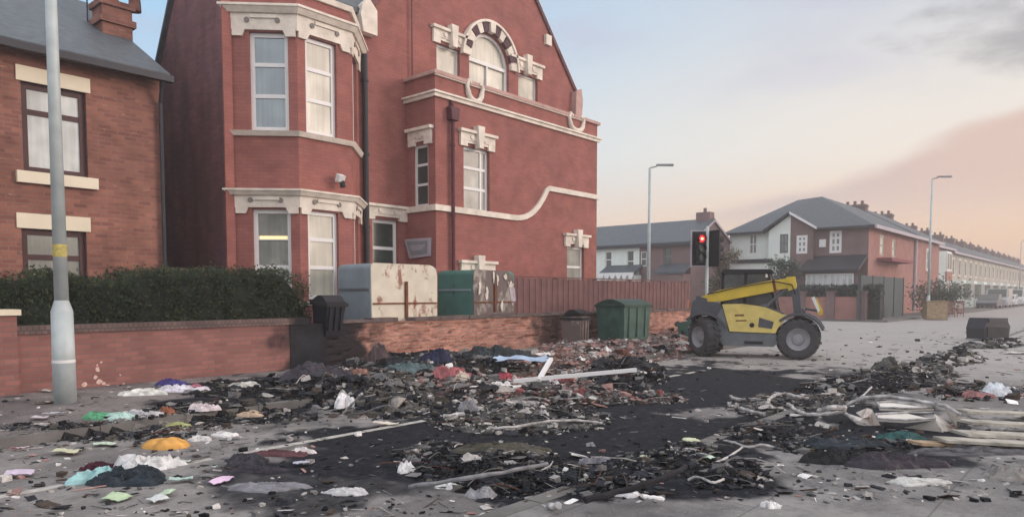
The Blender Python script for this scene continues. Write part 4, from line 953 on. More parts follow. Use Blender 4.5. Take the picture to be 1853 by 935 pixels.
part('quick_hitch_plate', M['white'], lambda mb: xz(mb, [(1.30, 1.42), (1.37, 1.45), (1.50, 1.12), (1.46, 1.06)], .26, .30))
part('hitch_link', M['dgrey'], lambda mb: (mb.tube([(1.14, .34, 1.16), (1.48, .34, 1.10)], .03, 8)))
for (x, nm) in ((wb, 'f'), (-wb, 'r')):
    def fend(mb, x=x):
        pts = [(x+.60*math.cos(R(t)), r_+.60*math.sin(R(t))) for t in range(22, 150, 16)]+[(x+.545*math.cos(R(t)), r_+.545*math.sin(R(t))) for t in range(134, 20, -16)]
        for y in (-hw-.17, hw-.17): xz(mb, pts, y, y+.34)
    part('mudguard', M['dgrey'], fend)
part('tail_lamp', mat('tail lamp', (.55, .22, .12), .3, .1), lambda mb: mb.box((-1.46, -.50, 1.16), (-1.42, -.40, 1.36)))
part('headlight', M['white'], lambda mb: (mb.box((.30, -.20, 1.90), (.36, -.10, 1.98))))
part('hydraulic_hose', M['black'], lambda mb: (mb.tube([(-1.0, -.46, 1.5), (-.3, -.47, 1.66), (.5, -.47, 1.80), (.9, -.46, 1.72), (.98, -.44, 1.5)], .014, 6)))
part('step', M['black'], lambda mb: mb.box((-.1, -.66, .34), (.3, -.632, .40)))
part('mirror', M['black'], lambda mb: (mb.tube([(.40, .58, 1.7), (.62, .78, 1.7)], .012, 6), mb.box((.60, .72, 1.55), (.63, .88, 1.80))))

# ------------------------------------------------------------------ background houses
def simplewin(par, fc, a0, a1, z0, z1, fr=None, pane=None, bars=(.5,), mull=(.5,), surround=None):
    if surround:
        mb = MB(); fbox(mb, fc, a0-.12, a1+.12, z1, z1+.2, -.01, .04); fbox(mb, fc, a0-.12, a1+.12, z0-.14, z0, -.01, .06); fbox(mb, fc, a0-.12, a0, z0, z1, -.01, .03); fbox(mb, fc, a1, a1+.12, z0, z1, -.01, .03); mb.build('window_surround', surround, par)
    window(par, fc, a0, a1, z0, z1, fr or M['white'], pane or M['glassm'], bars, mull, bw=.09, din=.06)
# house A (white bay half + brown brick half), long side towards the side street
XA2 = 42.0; yA0 = hX(1250, 460, XA2).y; yA1 = yA0+12.5; zA = hX(1180, 440, XA2).z
hA = empty('semi_house', (XA2, yA0, 0), 'low slate-roofed pair of houses, one half white and one brown brick, behind the board fence', 'house')
fa = Face((XA2, 0, 0), (0, -1, 0), (-1, 0, 0)); ysp = hX(1157, 470, XA2).y
def awin(px0, px1, py0, py1):
    a0, a1 = sorted((apix(fa, px0, (py0+py1)/2)[0], apix(fa, px1, (py0+py1)/2)[0])); return rect(a0, a1, apix(fa, px0, py1)[1], apix(fa, px0, py0)[1])
wins = [awin(1095, 1107, 455, 485), awin(1134, 1147, 453, 492), awin(1159, 1170, 455, 482), awin(1201, 1216, 448, 480)]
mb = MB(); wallpoly(mb, fa, rect(-yA1, -ysp, 0, zA), wins[:2], .1); mb.build('white_wall', M['render'], hA)
mb = MB(); wallpoly(mb, fa, rect(-ysp, -yA0, 0, zA), wins[2:], .1)
fa2 = Face((0, yA0, 0), (1, 0, 0), (0, -1, 0)); zAr = hX(1280, 399, XA2+3.2).z
wallpoly(mb, fa2, [(XA2, 0), (XA2+6.4, 0), (XA2+6.4, zA), (XA2+3.2, zAr), (XA2, zA)])
mb.add([V((XA2, yA1, 0)), V((XA2+6.4, yA1, 0)), V((XA2+6.4, yA1, zA)), V((XA2+3.2, yA1, zAr)), V((XA2, yA1, zA))], [(0, 1, 2, 3, 4)])
mb.add([V((XA2+6.4, yA0, 0)), V((XA2+6.4, yA1, 0)), V((XA2+6.4, yA1, zA)), V((XA2+6.4, yA0, zA))], [(0, 1, 2, 3)])
mb.build('brick_wall', M['brownb'], hA)
for i, r0 in enumerate(wins):
    window(hA, fa, r0[0][0], r0[1][0], r0[0][1], r0[2][1], M['mgrey'] if i > 2 else M['white'], M['glassd'], (.5,), bw=.07, din=.05)
mb = MB()
for s in (-1, 1):
    x0 = XA2+3.2+s*3.45
    mb.prism([(x0, yA0-.1, zA-.12), (XA2+3.2, yA0-.1, zAr), (XA2+3.2, yA0-.1, zAr+.12), (x0, yA0-.1, zA)], (0, yA1-yA0+.2, 0))
mb.build('roof', M['slate'], hA)
mb = MB(); mb.box((XA2-.34, yA0-.1, zA-.26), (XA2-.2, yA1+.1, zA-.1)); mb.build('gutter', M['lead'], hA)
for (px0, px1, mt) in ((1086, 1150, M['white']), (1186, 1240, M['slate'])):
    y0, y1 = sorted((hX(px0, 500, XA2-.9).y, hX(px1, 500, XA2-.9).y)); zt = hX(1120, 492, XA2-.9).z
    mb = MB(); mb.prism([(XA2-1.1, y0, zt-.2), (XA2, y0, zt+.35), (XA2, y0, zt+.5), (XA2-1.1, y0, zt-.05)], (0, y1-y0, 0)); o = mb.build('porch_roof', M['slate'], hA)
    mb = MB(); mb.box((XA2-1.0, y0+.1, 0), (XA2-.002, y1-.1, zt-.22)); mb.build('bay_window', M['render'] if mt is M['white'] else M['brownb'], hA)
    if mt is M['white']:
        mb = MB(); n = 6
        for k in range(n):
            yy0 = y0+(y1-y0)*k/n; yy1 = y0+(y1-y0)*(k+1)/n
            mb.prism([(XA2-1.12, yy0, zt-.2), (XA2-1.12, (yy0+yy1)/2, zt-.62), (XA2-1.12, yy1, zt-.2), (XA2-1.12, yy1, zt-.05), (XA2-1.12, yy0, zt-.05)], (-.06, 0, 0))
        mb.build('scalloped_trim', M['white'], hA)
mb = MB(); c = V((XA2+3.2, yA0+.6, zAr)); mb.box((c.x-.35, c.y-.5, c.z-.6), (c.x+.35, c.y+.5, c.z+.55)); mb.tube([c+V((0, 0, .5)), c+V((0, 0, .85))], .12, 8); mb.build('chimney', M['brownb'], hA)
# white bargeboards
mb = MB(); 
for s in (-1, 1): mb.prism([(XA2+3.2+s*3.4, yA0-.12, zA-.2), (XA2+3.2, yA0-.12, zAr-.1), (XA2+3.2, yA0-.12, zAr+.02), (XA2+3.2+s*3.4, yA0-.12, zA-.05)], (0, -.04, 0))
mb.build('bargeboard', M['sign'], hA)

# house B
XB2 = 47.9; YB2 = 12.3; zB = 5.75
yB1 = hX(1320, 480, XB2).y; xB1 = hY(1657, 480, YB2).x
hB = empty('corner_house', (XB2, YB2, 0), 'corner house pair, half white render and half brown brick, under one slate roof', 'house')
fb = Face((XB2, 0, 0), (0, -1, 0), (-1, 0, 0)); fb2 = Face((0, YB2, 0), (1, 0, 0), (0, -1, 0)); yS = hX(1436, 450, XB2).y
print('house B', yB1, xB1, yS)
gy0, gy1 = hX(1476, 408, XB2).y, hX(1396, 412, XB2).y; gyc = (gy0+gy1)/2; zg = hX(1435, 386, XB2).z
def bwin(f, px0, px1, py0, py1):
    a0, a1 = sorted((apix(f, px0, (py0+py1)/2)[0], apix(f, px1, (py0+py1)/2)[0])); return rect(a0, a1, apix(f, px0, py1)[1], apix(f, px0, py0)[1])
fbg = Face((XB2-.45, 0, 0), (0, -1, 0), (-1, 0, 0))
wb1 = [bwin(fb, 1355, 1370, 424, 460), bwin(fbg, 1411, 1426, 424, 458)]
wb2 = [bwin(fbg, 1441, 1461, 426, 459), bwin(fb, 1501, 1523, 418, 458)]
wb3 = [bwin(fb2, 1592, 1600, 424, 462), bwin(fb2, 1614, 1621, 432, 466)]
mb = MB(); wallpoly(mb, fb, rect(-yB1, -gyc, 0, zB), wb1[:1], .1); wallpoly(mb, fbg, [(-gy1, 0), (-gyc, 0), (-gyc, zg-.1), (-gy1, zB)], wb1[1:], .1); mb.add([V((XB2-.45, gy1, 0)), V((XB2, gy1, 0)), V((XB2, gy1, zB)), V((XB2-.45, gy1, zB))], [(0, 1, 2, 3)])

mb.add([V((XB2, yB1, 0)), V((XB2+8, yB1, 0)), V((XB2+8, yB1, zB)), V((XB2, yB1, zB))], [(0, 1, 2, 3)]); mb.build('white_wall', M['render'], hB)
mb = MB(); wallpoly(mb, fb, rect(-gyc, -YB2, 0, zB), wb2[1:], .1); wallpoly(mb, fbg, [(-gyc, 0), (-gy0, 0), (-gy0, zB), (-gyc, zg-.1)], wb2[:1], .1); mb.add([V((XB2-.45, gy0, 0)), V((XB2, gy0, 0)), V((XB2, gy0, zB)), V((XB2-.45, gy0, zB))], [(0, 1, 2, 3)]); mb.build('brick_wall', M['brownb'], hB)
mb = MB(); wallpoly(mb, fb2, rect(XB2, xB1, 0, zB), wb3, .1); mb.add([V((xB1, YB2, 0)), V((xB1, yB1, 0)), V((xB1, yB1, zB)), V((xB1, YB2, zB))], [(0, 1, 2, 3)]); mb.build('street_side_wall', M['pinkb'], hB)
for i, r0 in enumerate(wb1): window(hB, (fb, fbg)[i], r0[0][0], r0[1][0], r0[0][1], r0[2][1], M['white'] if i == 0 else M['mgrey'], M['glassm'], (.5,), (.5,), bw=.09, din=.04)
for i, r0 in enumerate(wb2): window(hB, (fbg, fb)[i], r0[0][0], r0[1][0], r0[0][1], r0[2][1], M['white'], M['glassm'], (.36, .68), (.5,), bw=.16, din=.02)
for r0 in wb3: window(hB, fb2, r0[0][0], r0[1][0], r0[0][1], r0[2][1], M['cream'], M['blindc'], (.5,), (), bw=.16, din=.02)
zr2 = 8.35; y_a, y_b = YB2+3.6, yB1-3.2
e0, e1, e2, e3 = V((XB2-.4, YB2-.4, zB)), V((xB1, YB2-.4, zB)), V((xB1, yB1+.4, zB)), V((XB2-.4, yB1+.4, zB))
ra, rb, rc = V((XB2+4.2, y_a+.6, zr2)), V((XB2+4.2, y_b, zr2-.1)), V((xB1, y_a+.6, zr2))
mb = MB(); mb.add([e0, e1, e2, e3, ra, rb, rc], [(3, 0, 4, 5), (0, 1, 6, 4), (2, 3, 5), (2, 5, 4, 6)])
# front gablet
gm = V((XB2-.72, gyc, zg)); gb = V((XB2+3.8, gyc, zg)); ga, gc = V((XB2-.72, gy0-.3, zB)), V((XB2-.72, gy1+.3, zB))
mb.add([gm, gb, ga, gc, ga+V((3, 0, 0)), gc+V((3, 0, 0))], [(0, 1, 4, 2), (0, 3, 5, 1)])
mb.build('roof', M['slate'], hB)
mb = MB()
mb.prism([ga+V((-.02, 0, -.1)), gm+V((-.02, 0, -.1)), gm+V((-.02, 0, .06)), ga+V((-.02, 0, .06))], (-.05, 0, 0)); mb.build('white_bargeboard', M['white'], hB)
mb = MB(); mb.prism([gc+V((-.02, 0, -.1)), gm+V((-.02, 0, -.1)), gm+V((-.02, 0, .06)), gc+V((-.02, 0, .06))], (-.05, 0, 0))
mb.build('dark_bargeboard', M['lead'], hB); mb = MB(); mb.box((XB2-.45, gy1+.3, zB-.14), (XB2-.30, yB1+.4, zB+.02)); mb.build('gutter', M['lead'], hB); mb = MB(); mb.box((XB2-.45, YB2-.4, zB-.12), (XB2-.30, gy0-.3, zB+.02)); mb.build('gutter', M['lead'], hB)
mb = MB(); mb.box((XB2-.3, YB2-.52, zB-.18), (xB1, YB2-.40, zB+.04)); mb.build('white_fascia', M['sign'], hB)
# porch canopies and ground-floor strip of windows
y0, y1 = hX(1396, 475, XB2-.8).y, hX(1326, 475, XB2-.8).y; zt = hX(1360, 472, XB2-.8).z
mb = MB(); mb.box((XB2-1.1, y0, zt-.14), (XB2, y1, zt+.1)); mb.build('porch_canopy', M['lead'], hB); mb = MB(); mb.box((XB2-.95, y0+.1, 0), (XB2-.003, y1-.1, zt-.15)); mb.build('porch', M['render'], hB)
y0, y1 = hX(1556, 490, XB2-1.6).y, hX(1450, 490, XB2-1.6).y; zt = hX(1500, 492, XB2-1.6).z
mb = MB(); mb.prism([(XB2-1.9, y0, zt+.0), (XB2, y0, zt+.95), (XB2, y0, zt+1.1), (XB2-1.9, y0, zt+.15)], (0, y1-y0, 0)); mb.build('lean_to_roof', M['lead'], hB)
lf_ = Face((XB2-1.6, 0, 0), (0, -1, 0), (-1, 0, 0)); mb = MB(); wallpoly(mb, lf_, rect(-y1, -y0, 0, zt+.1), [], .1); mb.build('lean_to_wall', M['brownb'], hB)
for k in range(4):
    a0 = -y1+.3+(y1-y0-.6)*k/4; window(hB, Face((XB2-1.75, 0, 0), (0, -1, 0), (-1, 0, 0)), a0, a0+(y1-y0)*.2, 1.5, zt-.1, M['white'], M['blindw'], (), (.5,), bw=.08, din=.05)
mb = MB(); a0 = hY(1586, 472, YB2).x; a1 = hY(1626, 472, YB2).x; zt = hY(1606, 472, YB2).z
mb.box((a0, YB2-.9, zt-.12), (a1, YB2, zt+.1)); mb.build('red_canopy', mat('dull red canopy', (.22, .07, .08), .8, .1), hB)
mb = MB(); a, z = apix(fb, 1489, 440); fbox(mb, fb, a-.2, a+.2, z-.25, z+.25, 0, .1); mb.build('alarm_box', M['white'], hB)
mb = MB(); mb.tube([(xB1-.6, YB2-.1, zB), (xB1-.6, YB2-.1, .2)], .12, 8); mb.build('downpipe', M['sign'], hB)

# gabled house with chimney, then bay house, then the terrace
def house_row(name, x0, x1, Y, zE_, zR_, depth, wm, label, group=None, chim=True, bay=True, upper=2, gm_=None, chh=.55):
    e = empty(name, (x0, Y, 0), label, 'house', group)
    f = Face((0, Y, 0), (1, 0, 0), (0, -1, 0)); L = x1-x0; hs = []
    for k in range(upper):
        c = x0+L*(k+.5)/upper; hs.append(rect(c-.55, c+.55, 3.5, 5.0))
    mb = MB(); wallpoly(mb, f, rect(x0, x1, 0, zE_), hs, .1)
    for xx in (x0, x1): mb.add([V((xx, Y, 0)), V((xx, Y+depth, 0)), V((xx, Y+depth, zE_)), V((xx, Y+depth/2, zR_)), V((xx, Y, zE_))], [(0, 1, 2, 3, 4)])
    mb.add([V((x0, Y+depth, 0)), V((x1, Y+depth, 0)), V((x1, Y+depth, zE_)), V((x0, Y+depth, zE_))], [(0, 1, 2, 3)])
    mb.build('wall', wm, e)
    for h in hs: simplewin(e, f, h[0][0], h[1][0], h[0][1], h[2][1], surround=M['stone'])
    mb = MB()
    for s in (0, 1):
        yy = Y-.3 if s == 0 else Y+depth+.3
        mb.prism([(x0, yy, zE_-.1), (x0, Y+depth/2, zR_), (x0, Y+depth/2, zR_+.12), (x0, yy, zE_+.05)], (L, 0, 0))
    mb.build('roof', M['slate'], e)
    mb = MB(); mb.box((x0, Y-.42, zE_-.22), (x1, Y-.3, zE_-.02)); mb.build('gutter', M['sign'], e)
    if chim:
        mb = MB(); mb.box((x0+.1, Y+depth/2-.9, zR_-.6), (x0+.8, Y+depth/2+.9, zR_+chh)); mb.box((x0+.04, Y+depth/2-.96, zR_+chh-.2), (x0+.86, Y+depth/2+.96, zR_+chh-.1))
        for q in range(3): mb.tube([(x0+.45, Y+depth/2-.55+q*.55, zR_+chh), (x0+.45, Y+depth/2-.55+q*.55, zR_+chh+.3)], .12, 8)
        mb.build('chimney', M['brownb'], e)
    if bay:
        a0, a1 = x0+.5, x0+L*.55
        mb = MB(); mb.prism([(a0, Y, .1), (a0+.6, Y-.8, .1), (a1-.6, Y-.8, .1), (a1, Y, .1)], (0, 0, .9)); mb.prism([(a0-.1, Y, 2.6), (a0+.55, Y-.95, 2.6), (a1-.55, Y-.95, 2.6), (a1+.1, Y, 2.6)], (0, 0, .3)); mb.build('bay', M['render'], e)
        ff = Face((0, Y-.75, 0), (1, 0, 0), (0, -1, 0)); window(e, ff, a0+.6, a1-.6, 1.0, 2.6, M['white'], M['glassm'], (), (.33, .66), bw=.1, din=.0)
        mb = MB(); mb.prism([(a0+.05, Y, 1), (a0+.62, Y-.74, 1), (a0+.62, Y-.70, 1), (a0+.1, Y, 1)], (0, 0, 1.6)); mb.build('bay_glazing', M['glassm'], e); mb = MB(); mb.prism([(a1-.05, Y, 1), (a1-.62, Y-.74, 1), (a1-.62, Y-.70, 1), (a1-.1, Y, 1)], (0, 0, 1.6)); mb.build('bay_glazing', M['glassm'], e)
        mb = MB(); fbox(mb, f, x0+L*.68, x0+L*.68+.95, .1, 2.3, .0, .05); mb.build('door', mat('door', (.10, .05, .05), .5, .1), e)
    return e
HY0 = 13.2
xC0 = xB1+.3; xC1 = hY(1681, 480, HY0).x; xD1 = hY(1722, 480, HY0).x
mb = MB()
hC = house_row('gable_house', xC0, xC1, YB2+.15, 5.9, 8.5, 9, M['pinkb'], 'plain red brick house with tall chimney beyond the corner house', bay=False, upper=1, chh=.2)
hD = house_row('bay_house', xC1+.1, xD1, HY0, 5.9, 8.2, 8, M['brownb'], 'brick house with white two-storey bay window just left of the cream terrace')
mb = MB(); a0, a1 = xC1+1, xC1+5; mb.prism([(a0, HY0, .1), (a0+.8, HY0-1, .1), (a1-.8, HY0-1, .1), (a1, HY0, .1)], (0, 0, 5.2)); mb.build('tall_bay', M['render'], hD)
ff = Face((0, HY0-1.06, 0), (1, 0, 0), (0, -1, 0))
for z in (1.0, 3.6): window(hD, ff, a0+.85, a1-.85, z, z+1.6, M['white'], M['glassd'], (), (.5,), bw=.12, din=.0)
mb = MB(); mb.box((a0+.7, HY0-1.08, 2.7), (a1-.7, HY0-1.0, 3.5)); mb.build('red_panel', M['pinkb'], hD)
ter = house_row('terraced_house', xD1+.2, xD1+7.2, HY0+.2, 5.75, 7.9, 8, M['cream'], 'first house of the cream rendered terrace with white bay beyond the brick house', 'cream terrace houses along the far street')
ords = ['second', 'third', 'fourth', 'fifth', 'sixth', 'seventh', 'eighth', 'ninth', 'tenth', 'eleventh', 'twelfth', 'thirteenth']
for k in range(13):
    c = copy_tree(ter); c.location = (ter.location.x+7.02*(k+1), ter.location.y, 0)
    c['label'] = f'{ords[k]+" house" if k < 13 else "house"} of the far cream terrace counting from the brick bay house' if k < 12 else 'last and farthest house of the cream terrace towards the right edge'
# far closing buildings on the right side of the street
mb = MB(); mb.box((290, -4, 0), (300, 30, 6.2)); mb.prism([(290, -4, 6.2), (295, -4, 8.4), (300, -4, 6.2)], (0, 34, 0)); o = mb.build('distant_building', M['brownb']); tag(o, 'low distant brick building closing the far end of the street', 'building')

# hoarding, hedge, low wall with piers, wheelie bin in front of house B
yq = 10.6
def gx(px, Y): return hY(px, 530, Y).x
mb = MB(); x0, x1 = gx(1556, 11.0), gx(1634, 11.0); zt = hY(1590, 500, 11.0).z
mb.box((x0, 11.0, .1), (x1, 11.1, zt)); o = mb.build('hoarding', M['darkh']); tag(o, 'tall dark grey-green hoarding beside the brick corner house', 'hoarding')
xx = x0
while xx < x1: mb = MB(); mb.box((xx, 10.96, .1), (xx+.08, 10.998, zt+.04)); xx += (x1-x0)/4.01; mb.build('post', M['lead'], o)
bw_ = empty('boundary_wall', (XB2-5.2, 12, 0), 'low reddish brick boundary wall with piers in front of the corner house', 'wall')
xw = G(1520, 567).x; xw = 41.8
y0, y1 = hX(1560, 550, xw).y, hX(1385, 550, xw).y; zt = hX(1520, 537, xw).z
mb = MB(); mb.box((xw, y0, .1), (xw+.22, y1, zt)); mb.build('brickwork', M['pinkb'], bw_)
for k in range(4):
    yy = y0+(y1-y0)*k/3.3; mb = MB(); mb.box((xw-.1, yy-.2, .1), (xw+.32, yy+.25, zt+.25)); mb.box((xw-.14, yy-.24, zt+.25), (xw+.36, yy+.29, zt+.33)); mb.build('pier', M['brownb'], bw_)
hg = MB(); pts = []
for _ in range(7000): pts.append(V((xw+.7+random.gauss(0, .25), random.uniform(y0-.8, y1), zt-.5+random.random()*1.15+.12*noise.noise(V((random.random()*9, 0, 0))))))
leafcloud(hg, pts, .10, [(.03, .035, .04), (.05, .05, .055), (.03, .045, .035)])
hg.box((xw+.4, y0-.8, .1), (xw+1.0, y1, zt+.4)); hg.c[-8:] = [(.03, .035, .035, 1)]*8
o = hg.build('clipped_hedge', M['leaf'], colattr=True); tag(o, 'dark clipped hedge above the low boundary wall of the corner house', 'hedge')
p = at_depth(1583, 44); bbox_bin('wheelie_bin', (p.x, p.y, .1), R(-60), .62, .7, 1.15, M['sign2'], M['sign'], 'pale grey wheelie bin standing in front of the grey-green hoarding', 'bin', .85)
# shrub by house A and tree behind cab
def shrub(loc, rad, h, n, cols, label, cat, name='shrub', trunk=True, ls=.09):
    e = empty(name, loc, label, cat); L0 = V(loc); mb = MB()
    mb.tube([L0, L0+V((.05, 0, h*.5)), L0+V((0, .1, h*.85))], [.09, .06, .02], 7)
    for k in range(7):
        a = k*.9; mb.tube([L0+V((0, 0, h*(.25+.08*k))), L0+V((rad*.7*math.cos(a), rad*.7*math.sin(a), h*(.45+.08*k)))], [.035, .01], 5)
    mb.build('trunk', M['rust'], e)
    lf = MB(); cl = [V((random.gauss(0, rad*.45), random.gauss(0, rad*.45), h*random.uniform(.25, .95))) for _ in range(26)]; P2 = []
    for _ in range(n):
        c = random.choice(cl); P2.append(L0+c+V((random.gauss(0, rad*.2), random.gauss(0, rad*.2), random.gauss(0, rad*.22))))
    leafcloud(lf, P2, ls, cols); lf.build('crown', M['leaf'], e, colattr=True); return e
p = at_depth(1301, 40); shrub((p.x, p.y, .1), .75, 4.3, 3200, [(.13, .11, .08), (.09, .09, .06), (.16, .13, .11)], 'scraggly brownish shrub behind the traffic light and cab', 'shrub')
p = at_depth(1415, 44); shrub((p.x, p.y, .1), .9, 3.6, 2600, [(.045, .07, .06), (.06, .09, .07)], 'dark blue-green bush against the white corner house above the boom', 'shrub')
p = at_depth(1700, 48); shrub((p.x+1, p.y, .1), 1.6, 1.9, 3200, [(.06, .08, .06), (.07, .09, .07)], 'low green bush behind the plywood box and tall lamp', 'shrub')
# plywood box, dumped dark box, railing panels
p = G(1690, 578); e = empty('plywood_box', (p.x, p.y, 0), 'brown plywood crate dumped on the road below the tall lamp', 'crate', rz=R(20), world=False)
mb = MB(); mb.box((-.75, -.5, .05), (.75, .5, 1.05)); mb.build('panel', M['wood'], e)
mb = MB()
for x in (-.75, -.02, .66): mb.box((x, -.56, .0), (x+.09, -.502, 1.1))
mb.box((-.80, -.6, 1.052), (.80, .55, 1.11)); mb.build('batten', mat('weathered batten', (.27, .20, .12), .8, .2), e)
p = G(1808, 616); e = empty('dumped_box', (p.x, p.y+.3, 0), 'dark dented steel box dumped at the far right kerb', 'box', rz=R(-32), world=False)
mb = MB(); mb.prism([(-.50, -.3, .05), (.50, -.3, .0), (.56, -.3, .45), (.42, -.3, .66), (-.44, -.3, .70), (-.54, -.3, .4)], (0, .65, 0)); mb.build('body', M['lead'], e)
mb = MB(); mb.prism([(-.42, -.31, .12), (.42, -.31, .10), (.44, -.31, .42), (-.44, -.31, .46)], (0, -.02, 0)); mb.build('door', M['black'], e)
mb = MB(); mb.box((-.40, -.34, .60), (.40, .36, .73)); mb.build('top_lip', M['lead'], e)
for i, (px, dd) in enumerate(((1722, 46), (1738, 47))):
    p = at_depth(px, dd); e = empty('pedestrian_barrier', (p.x, p.y, .0), ('nearer' if i == 0 else 'farther')+' dull red pedestrian barrier right of the plywood crate', 'barrier', 'dull red barriers', R(30), world=False)
    mb = MB()
    for x in (-.5, .46): mb.box((x, -.02, 0), (x+.04, .02, 1.05))
    mb.box((-.46, -.018, .98), (.46, .018, 1.05)); mb.box((-.46, -.018, .2), (.46, .018, .27)); mb.build('frame', M['pinkb'], e)
    mb = MB()
    for k in range(6): mb.box((-.4+.15*k, -.01, .27), (-.375+.15*k, .01, .98))
    mb.build('bars', M['pinkb'], e)

# ------------------------------------------------------------------ parked cars far down the street
def car(loc, rz, paint, label, van=False, group='cars parked along the far terrace'):
    e = empty('parked_car', loc, label, 'car' if not van else 'van', group, rz, world=False)
    L, W = (4.2, 1.72) if not van else (5.0, 1.9); H = 1.48 if not van else 2.1
    mb = MB(); pr_ = [(-L/2, .3), (L/2, .3), (L/2+.03, .62), (L/2-.35, .82), (L*.28, .92), (L*.12, H-.05), (-L*.28, H), (-L*.45, .98), (-L/2, .88)] if not van else [(-L/2, .3), (L/2, .3), (L/2, .9), (L/2-.6, 1.15), (L/2-1.1, H-.05), (-L/2+.05, H), (-L/2, 1.2)]
    mb.prism([(x, -W/2, z) for x, z in pr_], (0, W, 0)); b_ = mb.build('body', paint, e)
    gp_ = [(L*.24, .93), (L*.105, H-.12), (-L*.27, H-.09), (-L*.40, .97)] if not van else [(L/2-.68, 1.17), (L/2-1.13, H-.18), (L/2-1.8, H-.18), (L/2-1.8, 1.2)]
    for s in (-1, 1):
        mb = MB(); mb.prism([(x, s*(W/2+.002), z) for x, z in gp_], (0, s*.01, 0)); mb.build('side_window', M['glassd'], e)
    mb = MB(); q = (pr_[4], pr_[5]) if not van else (pr_[3], pr_[4])
    mb.add([V((q[0][0]+.02, -W/2+.1, q[0][1]+.03)), V((q[0][0]+.02, W/2-.1, q[0][1]+.03)), V((q[1][0]+.03, W/2-.12, q[1][1]-.04)), V((q[1][0]+.03, -W/2+.12, q[1][1]-.04))], [(0, 1, 2, 3)]); mb.build('windscreen', M['glassd'], e)
    mb = MB(); q = pr_[-3:-1] if not van else (pr_[-2], pr_[-1]); mb.add([V((q[0][0]-.03, -W/2+.12, q[0][1]-.05)), V((q[0][0]-.03, W/2-.12, q[0][1]-.05)), V((q[1][0]-.03, W/2-.1, q[1][1]+.05)), V((q[1][0]-.03, -W/2+.1, q[1][1]+.05))], [(0, 1, 2, 3)]); mb.build('rear_window', M['glassd'], e)
    for x in (-L*.31, L*.31):
        for s in (-1, 1): mb = MB(); mb.tube([(x, s*(W/2-.2), .32), (x, s*(W/2+.01), .32)], .32, 16); wh = mb.build('wheel', M['rubber'], e); mb = MB(); mb.tube([(x, s*(W/2+.011), .32), (x, s*(W/2+.02), .32)], .2, 12); mb.build('rim', M['rim'], wh)
    for s in (-1, 1): mb = MB(); mb.box((-L/2-.02, s*W*.36-.12, .68), (-L/2+.05, s*W*.36+.12, .85)); mb.build('tail_light', M['rust'], e)
    return e
wp = mat('white car paint', (.62, .64, .66), .3, .03, coat=.5); sp2 = mat('silver car paint', (.38, .40, .43), .3, .03, coat=.5); dp = mat('dark car paint', (.06, .06, .075), .3, .05, coat=.5)
ty = 10.6
for (x, pt, vn, lb_) in ((86, dp, False, 'dark hatchback parked nearest on the far street'), (93, sp2, True, 'silver van parked behind the dark hatchback'), (100, wp, False, 'white car parked just beyond the silver van'),
                         (108, wp, True, 'white van parked between two white cars'), (116, wp, False, 'white car parked beyond the white van'), (125, sp2, False, 'silver car parked fifth past the first van'), (134, wp, False, 'farthest white car parked at the right edge')):
    car((x, ty, .02), R(180), pt, lb_, vn)
print('cars ok')

# ------------------------------------------------------------------ debris
BL, CH, GR, PA, BR, PK, RU, WH = (.009, .010, .013), (.028, .031, .038), (.15, .147, .148), (.40, .38, .36), (.062, .048, .040), (.32, .195, .175), (.11, .05, .036), (.68, .67, .66)
RED = (.24, .08, .08); BLU = (.05, .06, .2); OL = (.085, .08, .07)
TILT = [1.0]
def chunk(mb, p, s, col, kind=None):
    k = kind or random.choice('bbbbbpppps')
    if k == 'b': d = (s*random.uniform(.5, 1), s*random.uniform(.4, .9), s*random.uniform(.3, .7))
    elif k == 'p': d = (s*random.uniform(.8, 1.5), s*random.uniform(.5, 1.1), s*random.uniform(.05, .12))
    else: d = (s*random.uniform(1.4, 2.8), s*.10, s*.08)
    T = Matrix.Translation(p) @ Matrix.Rotation(random.uniform(0, 6.28), 4, 'Z') @ Matrix.Rotation(random.gauss(0, .4*TILT[0]), 4, 'X') @ Matrix.Rotation(random.gauss(0, .28*TILT[0]), 4, 'Y')
    j = lambda: random.uniform(.6, 1.1); q = random.uniform(.7, 1.3)
    vs = [T @ V(((x*j()+.3*random.uniform(-1, 1))*d[0]*.5, (y*j()+.3*random.uniform(-1, 1))*d[1]*.5, z*d[2]*.5*j())) for z in (-1, 1) for y in (-1, 1) for x in (-1, 1)]
    mb.add(vs, [(0, 2, 3, 1), (4, 5, 7, 6), (0, 1, 5, 4), (1, 3, 7, 5), (3, 2, 6, 7), (2, 0, 4, 6)], 0, (col[0]*q, col[1]*q, col[2]*q, 1))
HEAPS = []   # (px, py, rx, ry, height, n, size, palette, label)
def pal(*a):
    out = []
    for c, w_ in a: out += [c]*w_
    return out
BURN = pal((BL, 8), (CH, 6), (GR, 2), (BR, 1), (PA, 1)); MIX = pal((BL, 3), (CH, 3), (GR, 3), (BR, 2), (PA, 2), (PK, 2), (RED, 1), (WH, 1)); BRK = pal((PK, 7), (PA, 2), (GR, 2), (RU, 1), (WH, 1), (BL, 1))
ASH = pal((GR, 4), (PA, 3), (CH, 3), (OL, 2), (BL, 2)); LIT = pal((PA, 3), (GR, 4), (WH, 1), (BR, 2), (BL, 2), (CH, 2), (PK, 1)); DRT = pal((BL, 7), (CH, 5), (OL, 2), (GR, 2), (PA, 1))
